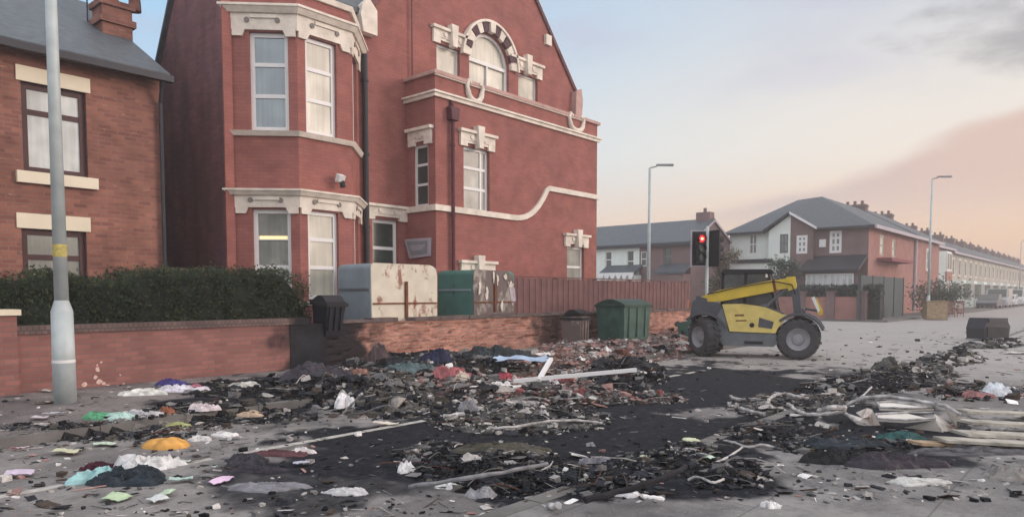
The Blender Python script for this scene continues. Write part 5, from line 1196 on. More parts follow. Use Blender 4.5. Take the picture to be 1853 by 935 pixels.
def heap(px, py, rx, ry, h, n, size, palette, label, name='debris_heap', spiky=0, cat=None):
    """ellipse rx,ry in picture pixels round (px,py) fixes the footprint on the ground"""
    h *= .62; c = G(px, py); L = G(px-rx, py); Rr = G(px+rx, py); N_ = G(px, py+ry); Fp = G(px, max(py-ry, 548))
    u = (Rr-L)*.5; v = (Fp-N_)*.5; c = (Fp+N_)*.5; ul, vl = u.length, v.length
    HEAPS.append((c, u, v, h))
    mb = MB(); st = .05; na, nb = max(6, int(2*ul/st)), max(6, int(2*vl/st)); na, nb = min(na, 130), min(nb, 110)
    def hgt(a, b_):
        r2 = a*a+b_*b_; p = c+u*a+v*b_; e_ = max(0, 1-r2-.35*(noise.noise(p*1.4)+.3))
        return min(1, e_**.6)*(h*(.7+.6*noise.fractal(p*3.0, .8, 2, 3)+.15)+.05*abs(noise.noise(p*11))+.05*noise.noise(p*23)*min(1, h*6))
    bc = palette[0] if palette[0] != PK else (.20, .13, .12)
    base = (bc[0]*.7+.01, bc[1]*.7+.01, bc[2]*.7+.01)
    idx = {}
    for j in range(nb+1):
        for i in range(na+1):
            a, b_ = -1+2*i/na, -1+2*j/nb; H = hgt(a, b_); p = c+u*a+v*b_; z0 = .1 if (p.y > KL or p.y < KR) else 0
            idx[i, j] = len(mb.v); k = .6+1.1*max(0, noise.noise(p*7)); pc = palette[int(abs(noise.noise(p*9))*97) % len(palette)]
            mb.v.append((p.x, p.y, z0+H-.015)); mb.c.append(((base[0]*.6+pc[0]*.3)*k, (base[1]*.6+pc[1]*.3)*k, (base[2]*.6+pc[2]*.3)*k, 1))
    for j in range(nb):
        for i in range(na):
            q = (idx[i, j], idx[i+1, j], idx[i+1, j+1], idx[i, j+1])
            if max(mb.v[k][2]-(.1 if (mb.v[k][1] > KL or mb.v[k][1] < KR) else 0) for k in q) > -.01: mb.f.append(q); mb.mi.append(0)
    for _ in range(int(n*1.35)):
        t = random.uniform(0, 6.283); r = math.sqrt(random.random())*1.08; a, b_ = r*math.cos(t), r*math.sin(t); p = c+u*a+v*b_
        z0 = .1 if (p.y > KL or p.y < KR) else 0
        s = size*.8*random.lognormvariate(-.75, .75); s = min(s, size*2.4); TILT[0] = 1.0 if h > .2 else .45
        cl = palette[int((noise.noise(p*1.1+V((3, 3, 0)))*.5+.5)*len(palette)*.6+random.random()*len(palette)*.7) % len(palette)]
        chunk(mb, V((p.x, p.y, z0+max(0, hgt(a, b_) if r < 1 else 0)+s*.12)), s, cl)
    area = ul*vl
    for _ in range(int(min(70, 10+area*22*(h > .06)))):
        t = random.uniform(0, 6.283); r = math.sqrt(random.random())*.95; a, b_ = r*math.cos(t), r*math.sin(t); p = c+u*a+v*b_; z0 = .1 if (p.y > KL or p.y < KR) else 0
        q = V((p.x, p.y, z0+max(0, hgt(a, b_)))); d = V((random.gauss(0, 1), random.gauss(0, 1), 0)).normalized(); L = random.uniform(.12, .5)*(1+3*size); e_ = V((-d.y, d.x, 0)); bend = random.gauss(0, .3); rise = abs(random.gauss(0, .25))*min(1, h*6)
        rr_w = random.uniform(.0025, .007); cl = random.choice([GR, PA, RU, CH, CH, GR, BR])
        mb.tube([q+d*(L*(k-2)/4)+e_*(L*bend*((k-2)/4)**2)+V((0, 0, rr_w+L*rise*(1-((k-2)/2)**2)*.5+random.uniform(0, .015))) for k in range(5)], rr_w, 4, col=(*cl, 1))
    for _ in range(int(min(60, 6+area*16))):
        t = random.uniform(0, 6.283); r = math.sqrt(random.random())*.92; a, b_ = r*math.cos(t), r*math.sin(t); p = c+u*a+v*b_; z0 = .1 if (p.y > KL or p.y < KR) else 0
        base_z = z0+max(0, hgt(a, b_)); sz = random.uniform(.8, 2.6)*size*1.6; cl = random.choice(palette+[CH, GR]); sd_ = random.random()*99; g_ = 7; th_ = random.uniform(0, 6.28); vs = []
        for j in range(g_):
            for i in range(g_):
                x, y = (i/(g_-1)-.5), (j/(g_-1)-.5); ed = 1+.5*noise.noise(V((x*3, y*3, sd_+5)))
                X2, Y2 = sz*x*ed, sz*.6*y*ed; zz_ = sz*(.34*noise.noise(V((x*3.1, y*3.1, sd_)))+.22*noise.noise(V((x*8, y*8, sd_)))+.06)*min(1, .35+h*4)-sz*.25*(x*x+y*y)*2
                X2 += sz*.14*noise.noise(V((x*6, y*6, sd_+11)))
                vs.append(V((p.x+X2*math.cos(th_)-Y2*math.sin(th_), p.y+X2*math.sin(th_)+Y2*math.cos(th_), base_z+max(zz_, -.02)+.012)))
        mb.add(vs, [(j*g_+i, j*g_+i+1, (j+1)*g_+i+1, (j+1)*g_+i) for j in range(g_-1) for i in range(g_-1)], 0, (cl[0], cl[1], cl[2], 1))
    o = mb.build(name, M['deb'], colattr=True); tag(o, label, kind='stuff', cat=cat); return o
heap(480, 718, 150, 20, .10, 900, .07, DRT, 'thin black burnt layer of rubbish on the left pavement')
heap(170, 790, 190, 9, .012, 600, .05, DRT, 'thin gutter debris below the left kerb')
heap(300, 772, 110, 9, .012, 400, .05, LIT, 'pale gutter litter behind the cushion')
heap(590, 712, 90, 26, .30, 900, .11, BURN, 'dark burnt heap at the foot of the scorched pier')
heap(690, 722, 110, 34, .30, 1400, .10, ASH, 'pale ash and rag heap with wire at the left of the main pile')
heap(790, 676, 170, 24, .28, 1500, .12, BURN, 'black and grey burnt heap against the spalled wall')
heap(860, 706, 130, 22, .26, 1200, .10, MIX, 'mixed heap with pink scraps in the middle of the pavement')
heap(1010, 668, 130, 18, .18, 1500, .10, BRK, 'broken brick spread behind the white plastic frame')
heap(1110, 640, 140, 16, .22, 2000, .11, BRK, 'pinkish brick rubble in front of the green container')
heap(1205, 612, 60, 14, .22, 500, .13, BRK, 'brick rubble beside the tipped green bin')
heap(1130, 684, 75, 22, .40, 1100, .10, BURN, 'black charred heap at the right end of the white frame')
heap(1010, 716, 130, 22, .20, 1300, .08, MIX, 'reddish rubble in the middle of the main pile')
heap(1160, 722, 80, 10, .08, 450, .06, MIX, 'low brick scraps right of the main pile')
heap(940, 760, 160, 26, .14, 1500, .05, ASH, 'grey ash bank at the edge of the scorched road')
heap(420, 756, 150, 12, .07, 700, .06, DRT, 'dark gutter debris along the left kerb')
heap(790, 835, 64, 36, .12, 800, .05, DRT, 'black and white scraps at the left of the front pile')
heap(920, 855, 110, 46, .18, 1800, .05, DRT, 'burnt olive-grey front pile of ash and wire')
heap(1080, 880, 120, 40, .12, 1400, .045, BURN, 'navy-black burnt rags in the front pile')
heap(1210, 850, 100, 36, .08, 900, .045, DRT, 'dark green-black ash in the front pile')
heap(1320, 885, 66, 22, .16, 1100, .045, BURN, 'small black charred clump at the right tip of the front pile')
heap(1440, 735, 120, 20, .12, 800, .06, ASH, 'tangled metal and ash left of the twisted white panel')
heap(1560, 705, 110, 20, .20, 1400, .08, BURN, 'dark burnt heap behind the twisted white panel')
heap(1640, 690, 90, 22, .20, 1300, .085, ASH, 'grey rubble crest along the right kerb')
heap(1720, 658, 60, 14, .16, 600, .10, ASH, 'grey rubble trailing along the far right kerb')
heap(1790, 630, 60, 8, .12, 500, .12, ASH, 'rubble line beside the dark dumped box')
heap(1770, 725, 90, 14, .12, 600, .08, LIT, 'pale scraps on the right pavement')
heap(1560, 830, 150, 16, .08, 600, .05, BURN, 'charred rags below the twisted white panel')
heap(1400, 800, 120, 20, .04, 350, .045, BURN, 'thin black ash round the wavy hose')
# loose scatter: uncountable small bits over road and pavements
mb = MB()
for _ in range(6000):
    px = random.uniform(-40, 1900); py = 600+335*random.random()**1.25; 
    if random.random() > .35+.65*max(0, min(1, .5+1.6*noise.noise(V((px/160, py/45, 2))))): continue
    p = G(px, py); 
    if p.y > WY-.05: continue
    z0 = .1 if (p.y > KL or p.y < KR) else 0
    s = .035*random.lognormvariate(0, .5)*(1+(p.length-6)*.07 if p.length > 6 else 1); sc_ = scorch(p.x, p.y)
    cl = random.choice(LIT if random.random() > sc_*.85 else BURN); chunk(mb, V((p.x, p.y, z0+s*.1)), min(s, .16), cl, random.choice('bpps'))
tag(mb.build('scattered_litter', M['deb'], colattr=True), 'small bits of litter, ash and glass strewn over road and pavement', kind='stuff')

def zoff(p): return .1 if (p.y > KL or p.y < KR) else 0
def surf(p):
    z = zoff(p)
    for (c, u, v, h) in HEAPS:
        d = p-c; det = u.x*v.y-u.y*v.x; a = (d.x*v.y-d.y*v.x)/det; b_ = (u.x*d.y-u.y*d.x)/det; r2 = a*a+b_*b_
        if r2 < 1: z = max(z, zoff(p)+h*(1-r2)**.75*.8)
    return z
def crumple(name, px, py, w_, d_, h_, colr, label, cat, rz=None, z=None, seed=None, fold=1.0, group=None, rough=.6):
    """a slumped fold of cloth, bag or padding: domed, deeply creased, resting on the ground"""
    p = G(px, py, .1 if G(px, py).y > KL or G(px, py).y < KR else 0); zz = surf(p) if z is None else z
    rz = YAW-math.pi/2 if rz is None else rz+YAW-math.pi/2
    mb = MB(); h_ *= .78; n, m_ = 46, 16; sd_ = random.random()*50
    T = Matrix.Translation((p.x, p.y, zz)) @ Matrix.Rotation(rz, 4, 'Z'); q_ = min(1.5, .5+.5*fold)
    sx_, sy_ = max(1, w_/d_), 1.0
    for j in range(m_+1):
        r = j/m_
        for i in range(n):
            t = 6.2832*i/n; rad = 1+(.55*noise.noise(V((math.cos(t)*1.3, math.sin(t)*1.3, sd_)))+.25*noise.noise(V((math.cos(t)*4, math.sin(t)*4, sd_))))*min(1, fold)
            ax, ay = r*rad*math.cos(t), r*rad*math.sin(t); k = max(0, 1-r**3)
            rg = 1-2.2*abs(noise.noise(V((ax*1.5*sx_, ay*1.8, sd_)))); rg2 = 1-2.2*abs(noise.noise(V((ax*3.6*sx_, ay*4.2, sd_+9))))
            top = h_*(k*(.55-.25*fold)+fold*(k**.6)*(.38*max(0, rg)+.26*rg2+.14*(1-2*abs(noise.noise(V((ax*9*sx_, ay*9, sd_+2)))))+.45*noise.noise(V((ax*1.2, ay*1.2, sd_+4)))))
            if fold < .5: top = h_*(k**.7)*(.9+.25*noise.noise(V((ax*2, ay*2, sd_))))
            dx = .10*w_*fold*noise.noise(V((ax*3, ay*3, sd_+20)))*k; dy = .12*d_*fold*noise.noise(V((ax*3, ay*3, sd_+30)))*k
            cz = max(top, .006*k) + (.003 if j < m_ else -.006)
            mb.v.append(T @ V((w_/2*ax+dx, d_/2*ay+dy, cz))); q = 1+.45*noise.noise(V((ax*3, ay*3, sd_)))-.35*max(0, noise.noise(V((ax*7, ay*7, sd_+3)))); mb.c.append((colr[0]*q, colr[1]*q, colr[2]*q, 1))
    for j in range(m_):
        for i in range(n): mb.f.append((j*n+i, j*n+(i+1) % n, (j+1)*n+(i+1) % n, (j+1)*n+i)); mb.mi.append(0)
    o = mb.build(name, M['cloth'], smooth=(fold < .5), colattr=True); tag(o, label, cat, group); return o
M['cloth'] = vcolmat('crumpled cloth and plastic', .6, .15, 30, .12, 10)
def scrap(name, px, py, w_, d_, colr, label, cat, rz=0, curl=.03, group=None):
    if w_ < .5: w_ *= .72; d_ *= 1.15; rz += random.uniform(-.5, .5); colr = tuple(c_*random.uniform(.7, 1) for c_ in colr)
    p = G(px, py); z0 = surf(p); mb = MB(); T = Matrix.Translation((p.x, p.y, z0+.012)) @ Matrix.Rotation(YAW-math.pi/2+rz, 4, 'Z'); sd_ = random.random()*90; n = 8
    for lay in (0, 1):
        for j in range(n+1):
            for i in range(n+1):
                x, y = (i/n-.5)*w_, (j/n-.5)*d_
                x += w_*.16*noise.noise(V((y*9, sd_, 0)))*(1 if i in (0, n) else .3); y += d_*.2*noise.noise(V((x*9, sd_, 3)))*(1 if j in (0, n) else .3)
                z = curl*(noise.noise(V((x*7, y*7, sd_)))+.45)+.02*abs(noise.noise(V((x*20, y*20, sd_))))
                mb.v.append(T @ V((x, y, max(z, 0)+(.004 if lay else 0)))); mb.c.append((*colr, 1))
    o_ = (n+1)**2
    for j in range(n):
        for i in range(n):
            a = j*(n+1)+i; mb.f += [(a, a+1, a+n+2, a+n+1), (o_+a, o_+a+n+1, o_+a+n+2, o_+a+1)]; mb.mi += [0, 0]
    o = mb.build(name, M['cloth'], colattr=True); tag(o, label, cat, group); return o
W2 = (.68, .68, .68)
crumple('plastic_bag', 175, 868, .46, .22, .12, (.36, .62, .64), 'crumpled turquoise plastic bag on the road at lower left', 'bag', rz=R(35))
crumple('black_bag', 232, 870, .62, .36, .16, (.025, .035, .045), 'black bin bag lying between the turquoise and the white bag', 'bag', rz=R(-10))
crumple('dark_cloth', 178, 848, .26, .12, .08, (.07, .02, .035), 'dark maroon cloth tucked behind the turquoise bag', 'cloth', rz=R(10))
crumple('carrier_bag', 264, 848, .52, .26, .14, (.62, .63, .64), 'white carrier bag peaked up beside the black bag', 'bag', rz=R(25), fold=1.3)
crumple('orange_cushion', 302, 808, .46, .30, .12, (.62, .33, .09), 'flat orange cushion lying on the road', 'cushion', fold=.35)
crumple('paper_pile', 262, 712, .75, .35, .10, (.66, .66, .62), 'white paper and cloth heap at the foot of the garden wall', 'paper')
crumple('paper_bundle', 318, 707, .55, .28, .12, (.64, .62, .68), 'second white cloth bundle under the blue rag by the wall', 'cloth')
crumple('blue_rag', 310, 698, .50, .18, .15, (.07, .06, .22), 'deep blue rag lying on the white bundle by the wall', 'rag')
crumple('pink_rag', 352, 704, .22, .14, .08, (.42, .16, .22), 'small pink rag right of the white bundle by the wall', 'rag')
crumple('plastic_sack', 362, 709, .30, .15, .08, (.66, .62, .66), 'small white sack right of the pink rag by the wall', 'bag')
crumple('white_sack', 444, 704, .42, .22, .08, (.60, .59, .55), 'lone white sack near the wall left of the scorched pier', 'bag')
crumple('green_bag', 178, 757, .35, .20, .09, (.12, .36, .20), 'bright green plastic bag on the left pavement edge', 'bag')
crumple('mint_bag', 212, 757, .45, .22, .08, (.42, .60, .55), 'pale mint plastic sheet beside the bright green bag', 'plastic sheet')
crumple('grey_bag', 258, 752, .42, .25, .09, (.48, .48, .50), 'pale grey crumpled plastic behind the orange cushion', 'bag')
crumple('brown_sack', 304, 748, .22, .18, .10, (.25, .10, .06), 'small red-brown sack among pale litter behind the cushion', 'sack')
crumple('lime_rag', 322, 756, .24, .16, .06, (.42, .45, .20), 'lime yellow rag right of the red-brown sack', 'rag')
crumple('shopping_bag', 368, 745, .34, .22, .12, (.58, .52, .54), 'pale torn shopping bag at the left of the dark gutter debris', 'bag')
crumple('tan_cloth', 452, 742, .34, .20, .08, (.50, .38, .28), 'tan cloth lying on the dark gutter debris', 'cloth')
crumple('white_rag', 362, 796, .22, .14, .07, W2, 'small white rag right of the orange cushion', 'rag')
crumple('white_bundle', 405, 788, .28, .16, .06, W2, 'flat white paper bundle right of the small white rag', 'paper')
crumple('pale_bag', 545, 819, .22, .14, .06, (.62, .58, .58), 'pale crumpled bag on the scorched road near the painted line', 'bag')
crumple('maroon_cloth', 505, 822, .55, .18, .06, (.11, .05, .055), 'maroon cloth strip left of the pale crumpled bag', 'cloth')
crumple('charred_rag', 452, 836, .42, .24, .09, (.04, .04, .05), 'charred rag on the road left of the maroon strip', 'rag')
crumple('charred_cloth', 466, 852, .50, .16, .06, (.05, .045, .06), 'long charred cloth just below the charred rag', 'cloth')
crumple('ash_lump', 490, 882, .55, .24, .05, (.20, .20, .22), 'flat grey ash lump at the lower left of the scorched road', 'ash lump')
crumple('foam_piece', 632, 892, .32, .14, .05, (.55, .55, .56), 'pale foam offcut alone on the scorched road', 'foam')
crumple('pink_quilt', 815, 703, .80, .40, .25, (.40, .15, .16), 'crumpled pink quilt on the main heap', 'quilt', fold=1.2)
crumple('cream_rag', 838, 694, .25, .2, .22, (.58, .52, .44), 'cream rag on the right end of the pink quilt', 'rag')
crumple('crimson_cloth', 915, 698, .42, .22, .14, (.36, .07, .09), 'crimson cloth under the left end of the blue plastic', 'cloth')
crumple('scarlet_cloth', 1018, 700, .40, .2, .12, (.24, .05, .08), 'dark red cloth below the long white bar', 'cloth')
crumple('lilac_bag', 990, 700, .26, .16, .12, (.60, .52, .58), 'small lilac bag beside the dark red cloth', 'bag')
crumple('teal_rag', 742, 682, .85, .35, .25, (.12, .17, .18), 'grey-teal rag pile against the spalled wall', 'rags')
crumple('navy_bag', 790, 668, .50, .25, .30, (.03, .035, .08), 'navy bag on the heap against the spalled wall', 'bag')
crumple('burnt_mattress', 900, 655, 1.3, .7, .34, (.035, .045, .05), 'black burnt mattress against the wall behind the white frame', 'mattress')
crumple('brown_sack_upright', 683, 664, .45, .35, .42, (.10, .07, .075), 'dark brown lumpy sack leaning by the spalled wall', 'sack')
crumple('burnt_duvet', 575, 700, 1.1, .45, .28, (.06, .055, .07), 'dark burnt duvet below the scorched pier', 'duvet')
crumple('orange_rubble_bag', 640, 700, .50, .30, .25, (.36, .20, .16), 'torn salmon-coloured bag of rubble on the ash heap', 'bag')
crumple('bright_bag', 625, 742, .30, .30, .22, (.70, .70, .72), 'bright white torn bag at the front of the ash heap', 'bag', rz=R(40))
crumple('grey_sheet', 945, 738, .65, .3, .10, (.30, .29, .28), 'flat pale grey sheet on the main pile', 'sheet')
crumple('ash_ball', 846, 747, .26, .22, .18, (.24, .24, .26), 'round lump of grey ash at the end of the white kerb bar', 'ash lump')
crumple('olive_tarp', 905, 830, .85, .45, .10, (.07, .065, .05), 'olive brown tarpaulin over the front pile', 'tarpaulin')
crumple('white_lump', 734, 852, .14, .16, .10, W2, 'white upright lump at the left tip of the front pile', 'lump')
crumple('white_tuft', 812, 882, .20, .10, .05, W2, 'small white scrap of wadding below the front pile', 'wadding')
crumple('pale_cup', 1024, 868, .08, .08, .07, (.7, .72, .7), 'tiny white ball at the right of the front pile', 'ball', fold=.1)
crumple('grey_board', 1080, 850, .30, .22, .12, (.24, .23, .26), 'grey crumpled board standing on the navy rags', 'board')
crumple('white_crush', 1135, 896, .20, .10, .06, (.72, .72, .74), 'crushed white carton left of the white bar in the front pile', 'carton')
crumple('grey_lump', 870, 898, .22, .18, .09, (.36, .36, .38), 'light grey lump at the lower left of the front pile', 'lump')
crumple('dark_bundle', 1530, 812, .95, .22, .09, (.03, .04, .05), 'long dark bundle left of the teal box', 'bundle')
crumple('charred_lump', 1495, 836, .38, .22, .14, (.02, .022, .025), 'charred round lump below the dark bundle', 'lump')
crumple('purple_blanket', 1610, 842, .85, .26, .13, (.045, .04, .05), 'purplish black blanket right of the charred lump', 'blanket')
crumple('ashen_blanket', 1760, 820, .95, .22, .07, (.10, .10, .11), 'dark grey blanket lying on the right pavement under the boards', 'blanket')
crumple('white_cloth_right', 1660, 872, .48, .18, .04, (.50, .50, .48), 'flat off-white cloth on the right pavement', 'cloth')
crumple('white_ball', 1803, 719, .36, .3, .26, (.60, .64, .68), 'pale blue-white bag standing on the right pavement', 'bag', fold=.6)
crumple('faded_red_rag', 1765, 722, .45, .2, .10, (.36, .18, .18), 'faded red rag left of the pale bag on the right pavement', 'rag')
crumple('grey_stone', 1835, 862, .50, .26, .12, (.22, .21, .20), 'flat grey stone slab at the right edge', 'stone', fold=.75)
crumple('small_white_stone', 1392, 916, .14, .10, .05, W2, 'small white stone on the right pavement by the front pile', 'stone')
crumple('burnt_lump', 1612, 672, .6, .5, .30, (.09, .09, .085), 'dark burnt lump crowning the grey rubble crest', 'lump', fold=.9)
crumple('pink_patch', 1218, 582, .9, .4, .45, (.40, .28, .26), 'torn pinkish sack of rubble against the wall by the machine', 'sack')
crumple('white_sacking', 1205, 574, .55, .3, .62, (.60, .62, .60), 'white plastic sacking on the wall by the tipped bin', 'sacking')
for i, (px, py, w_, d_, rz, lb_) in enumerate(((35, 862, .30, .10, 10, 'pale strip of card at the lower left edge'), (38, 814, .18, .08, 10, 'bright scrap of card at the left edge'), (72, 775, .26, .12, 5, 'cream card lying behind the bright scrap'), (95, 768, .30, .10, 15, 'long cream wrapper on the left pavement'),
    (88, 744, .42, .10, 5, 'flat pale board by the foot of the lamp column'), (85, 722, .34, .10, 2, 'grey card between gate pier and lamp column'), (190, 806, .28, .10, 20, 'thin pale strip left of the orange cushion'), (120, 822, .35, .12, 5, 'dull grey card in the gutter'),
    (210, 905, .24, .12, 5, 'pale scrap under the turquoise bag'), (285, 908, .16, .10, 30, 'white scrap pair member on the road, nearer one'), (300, 898, .16, .08, 40, 'white scrap beside the nearer one, set behind'), (328, 872, .24, .07, 10, 'white strip right of the black bag'), (400, 874, .26, .07, 25, 'narrow pale strip on the scorched road edge'),
    (258, 836, .10, .05, 0, 'tiny white card above the white carrier bag'), (388, 849, .07, .07, 0, 'small white dot of paper on the painted line'), (330, 838, .22, .06, 15, 'pale strip right of the carrier bag'), (545, 842, .2, .08, 10, 'grey flake below the pale crumpled bag'),
    (1250, 824, .20, .10, 20, 'white flake above the bent rod'), (1275, 858, .18, .08, -20, 'bright white flake below the bent rod'), (1160, 862, .14, .06, 0, 'small white tile in the dark ash'), (1175, 715, .24, .10, 0, 'white torn scrap near the charred heap'), (950, 690, .3, .2, 0, 'white torn scrap under the blue plastic'),
    (1840, 648, .6, .25, 0, 'pale sheet on the right pavement beyond the pale bag'), (1450, 770, .35, .10, 0, 'pale ash flake below the tangled strips'), (700, 770, .4, .08, 8, 'white strip lying on the painted line'))):
    scrap('paper_scrap', px, py, w_, d_, (.58, .56, .52) if i % 3 else (.68, .68, .68), lb_, 'paper scrap', R(rz), group=None)
# green and blue sheets
scrap('blue_plastic', 945, 682, .95, .75, (.36, .47, .62), 'light blue plastic sheet at the left end of the white frame', 'plastic sheet', curl=.06)
for o in [o for o in scn.objects if o.name == 'blue_plastic']: o.location.z += .18
# white plastic frame: long bar and short arm
def bar(pts, w_, t_, name, mt, label, cat):
    mb = MB(); a, b_ = pts; d = (b_-a).normalized(); s = d.cross(UPZ).normalized()*w_/2; u = s.cross(d).normalized()*t_
    mb.prism([a-s, a+s, a+s+u, a-s+u], b_-a); o = mb.build(name, mt); tag(o, label, cat); return o
e = empty('broken_window', G(980, 690, .3), 'white plastic window frame, long bar and short upright arm, on the main pile', 'window frame')
mb = MB()
def barin(mb, a, b_, w_, t_):
    d = (b_-a).normalized(); s = d.cross(UPZ).normalized()*w_/2; u = s.cross(d).normalized(); u = u*(t_ if u.z > 0 else -t_); mb.prism([a-s, a+s, a+s+u, a-s+u], b_-a)
barin(mb, G(930, 692, .26), G(1152, 672, .42), .065, .05); mb.build('long_bar', M['white'], e)
mb = MB(); a = G(975, 690, .28); barin(mb, a, a+RT*.20+FW*.45+V((0, 0, .26)), .06, .045); mb.build('short_arm', M['white'], e)
def rod(name, pix, r, mt, label, cat, zz=None, seg=7):
    pts = []
    for q in pix:
        p = G(q[0], q[1]); z = surf(p)+r+(q[2] if len(q) > 2 else 0); pts.append(G(q[0], q[1], z))
    sm = []
    for i in range(len(pts)-1):
        p0, p1, p2, p3 = pts[max(i-1, 0)], pts[i], pts[i+1], pts[min(i+2, len(pts)-1)]
        for k in range(6):
            t = k/6; sm.append(.5*((2*p1)+(p2-p0)*t+(2*p0-5*p1+4*p2-p3)*t*t+(3*p1-p0-3*p2+p3)*t**3))
    sm.append(pts[-1]); mb = MB(); mb.tube([p_+V((random.gauss(0, r*.16), random.gauss(0, r*.16), random.gauss(0, r*.12))) for p_ in sm], [r*.75*random.uniform(.85, 1.12) for _ in sm], seg); o = mb.build(name, mt); tag(o, label, cat); return o
M['alu'] = mat('ashy bare metal', (.40, .39, .385), .75, .6, 9, bump=.5)
M['alud'] = mat('sooty metal', (.20, .20, .21), .7, .4, 14)
rod('bent_hose', [(1268, 802), (1300, 797, .03), (1325, 799, .04), (1352, 808, .02), (1378, 804, .03), (1400, 808)], .014, M['alu'], 'wavy pale hose lying across the scorched road', 'hose')
rod('bent_rod', [(1290, 838), (1318, 826, .01), (1345, 808, .02)], .013, M['alu'], 'straight pale rod below the wavy hose', 'rod')
rod('metal_strip', [(1322, 716, .06), (1334, 722, .02), (1376, 722, .02)], .03, M['alu'], 'upper pale metal strip left of the tangled strips', 'metal strip')
rod('metal_strip', [(1338, 737, .03), (1360, 744, .02), (1384, 749, .02)], .03, M['alu'], 'lower pale metal strip left of the tangled strips', 'metal strip')
rod('metal_strip', [(1386, 735), (1396, 718, .1), (1420, 712, .12), (1445, 718, .1), (1466, 720, .06)], .03, M['alu'], 'arched pale metal strip among the tangled metal', 'metal strip')
rod('metal_strip', [(1425, 730, .06), (1442, 742, .05), (1465, 750, .02), (1500, 748, .05), (1530, 742, .08)], .028, M['alu'], 'pale metal strip running into the twisted white panel', 'metal strip')
rod('metal_strip', [(1480, 742, .08), (1505, 737, .12), (1530, 738, .10)], .04, M['alu'], 'short thick pale strip at the tip of the twisted panel', 'metal strip')
rod('thin_bar', [(1545, 728, .05), (1560, 716, .12), (1577, 700, .2)], .015, M['alu'], 'thin bar sticking up behind the twisted white panel', 'bar')
rod('pale_bar', [(957, 922, .04), (985, 917, .06), (1012, 914, .05)], .028, M['alu'], 'short pale bar at the bottom of the front pile', 'bar')
rod('white_bar', [(1160, 896, .03), (1180, 899, .03), (1200, 903, .02)], .02, M['white'], 'bright white bar in the front pile', 'bar')
rod('kerb_bar', [(803, 754, .03), (840, 748, .04)], .035, M['alu'], 'pale bar on the painted line at the edge of the scorch', 'bar')
rod('wire', [(980, 850, .05), (995, 842, .08), (1000, 834, .1)], .008, M['alu'], 'thin wire poking out of the front pile', 'wire')
rod('wire', [(1245, 868, .03), (1262, 862, .06), (1290, 872, .04), (1310, 866, .05)], .012, M['alu'], 'bent wire right of the dark ash', 'wire')
rod('wire', [(620, 748, .1), (640, 728, .2), (655, 712, .25)], .02, M['alu'], 'pale bent wire standing in the ash heap', 'wire')
rod('wire', [(660, 745, .05), (700, 733, .12), (720, 740, .1)], .014, M['alud'], 'dark looped wire low in the ash heap', 'wire')
rod('cable', [(880, 775, .03), (930, 772, .03), (990, 762, .04), (1040, 760, .03), (1090, 765, .02)], .02, M['alu'], 'long ashy cable along the edge of the scorched road', 'cable')
rod('charred_pole', [(740, 880, .03), (860, 862, .1), (990, 840, .14)], .022, M['alud'], 'charred pole across the front pile', 'pole')
rod('charred_beam', [(1060, 905, .03), (1180, 872, .08), (1240, 845, .05)], .03, M['soot'], 'burnt beam in the dark green ash', 'beam')
# twisted white panel
pix = [(1522, 745, .10), (1542, 730, .30), (1565, 722, .42), (1605, 720, .45), (1660, 728, .42), (1712, 738, .40), (1735, 752, .34), (1732, 778, .16), (1712, 794, .06), (1660, 792, .02), (1600, 782, .02), (1550, 766, .02)]
hol = [[(1588, 731, .38), (1610, 729, .40), (1655, 735, .38), (1690, 741, .34), (1640, 742, .32), (1592, 740, .34)], [(1585, 752, .24), (1640, 749, .27), (1690, 750, .28), (1692, 760, .22), (1640, 763, .18), (1588, 760, .19)]]
hol.append([(1550, 747, .20), (1570, 738, .31), (1578, 741, .30), (1574, 755, .18), (1562, 757, .14)])
P3 = [[G(q[0], q[1], .10*(q[1] < 770)+q[2]*.55+.02*noise.noise(V((q[0]*.05, q[1]*.09, 1)))) for q in l] for l in [pix]+hol]; flat = [p for l in P3 for p in l]
tr = tessellate_polygon(P3)
mb = MB(); mb.add(flat, [tuple(t) for t in tr]); 
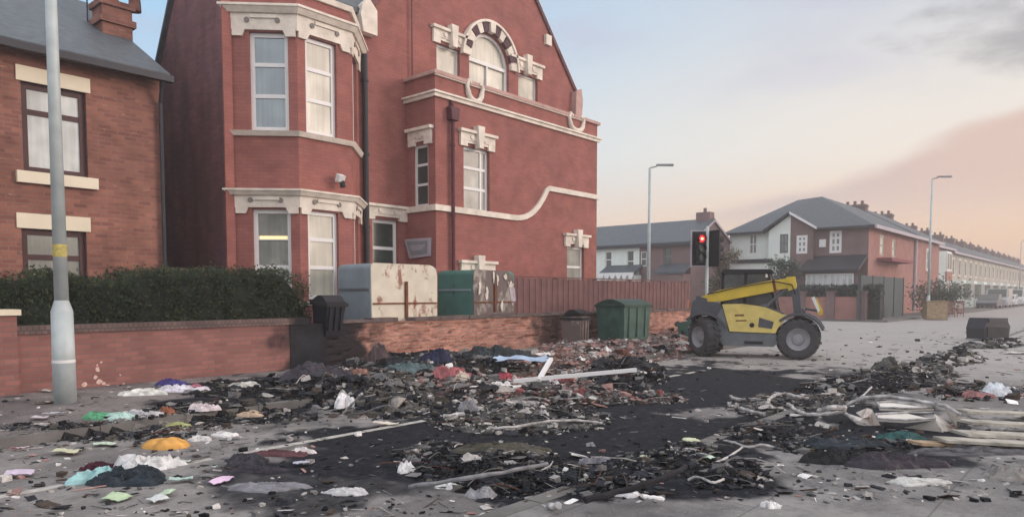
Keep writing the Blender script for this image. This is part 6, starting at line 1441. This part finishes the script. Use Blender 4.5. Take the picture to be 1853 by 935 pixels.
o = mb.build('twisted_panel', rustpaint('burnt white enamel', (.66, .63, .58), (.42, .30, .26, 1), .54)); tag(o, 'large twisted white metal car panel with two openings by the right kerb', 'metal panel')
sm = o.modifiers.new('thick', 'SOLIDIFY'); sm.thickness = .022; sm.offset = 0
for l, r in ((P3[0], .020), (P3[1], .012), (P3[2], .012)):
    mb = MB(); pts = [p+V((0, 0, .02)) for p in l]+[l[0]+V((0, 0, .02))]; mb.tube(pts, r, 7); mb.build('rolled_edge', M['alu'], o, smooth=True)
rod('torn_bracket', [(1690, 735, .4), (1697, 722, .45), (1704, 716, .5)], .025, M['alu'], 'torn bracket standing on the twisted white panel', 'bracket')
crumple('teal_box', 1632, 800, .48, .22, .14, (.03, .09, .09), 'dark teal crushed box below the twisted white panel', 'box', fold=.5)
# boards at the right
for i, (a, b_, w_, mt, lb_) in enumerate((((1738, 745, .12), (1885, 752, .1), .20, 'plank', 'upper pale board right of the twisted panel'), ((1742, 764, .12), (1890, 772, .1), .22, 'plank', 'second pale board down right of the twisted panel'),
        ((1735, 785, .1), (1895, 792, .08), .24, 'plank', 'third pale board down right of the twisted panel'), ((1700, 797, .08), (1880, 806, .06), .20, 'plank', 'lowest long pale board on the right pavement'), ((1655, 803, .06), (1712, 805, .05), .16, 'wood', 'short yellowish board under the twisted panel'))):
    bar((G(a[0], a[1], zoff(G(a[0], a[1]))+a[2]), G(b_[0], b_[1], .1+b_[2]*.5)), w_, .025, 'board', M[mt], lb_, 'board')
rnd = random.Random(3)

# ------------------------------------------------------------------ haze
mb = MB(); mb.box((-70, -70, -1), (330, 70, 18))
o = mb.build('haze', None); o.data.materials.clear()
hm = bpy.data.materials.new('haze'); hm.use_nodes = True; t = hm.node_tree; t.nodes.clear()
vo = N(t, 'ShaderNodeVolumePrincipled'); vo.inputs['Color'].default_value = (.92, .88, .86, 1); vo.inputs['Density'].default_value = .0028; vo.inputs['Anisotropy'].default_value = .2
ou = N(t, 'ShaderNodeOutputMaterial'); link(t, vo.outputs[0], ou.inputs['Volume']); o.data.materials.append(hm)
tag(o, 'thin dusty smoke haze over the street', kind='stuff')
print('objects', len(scn.objects))
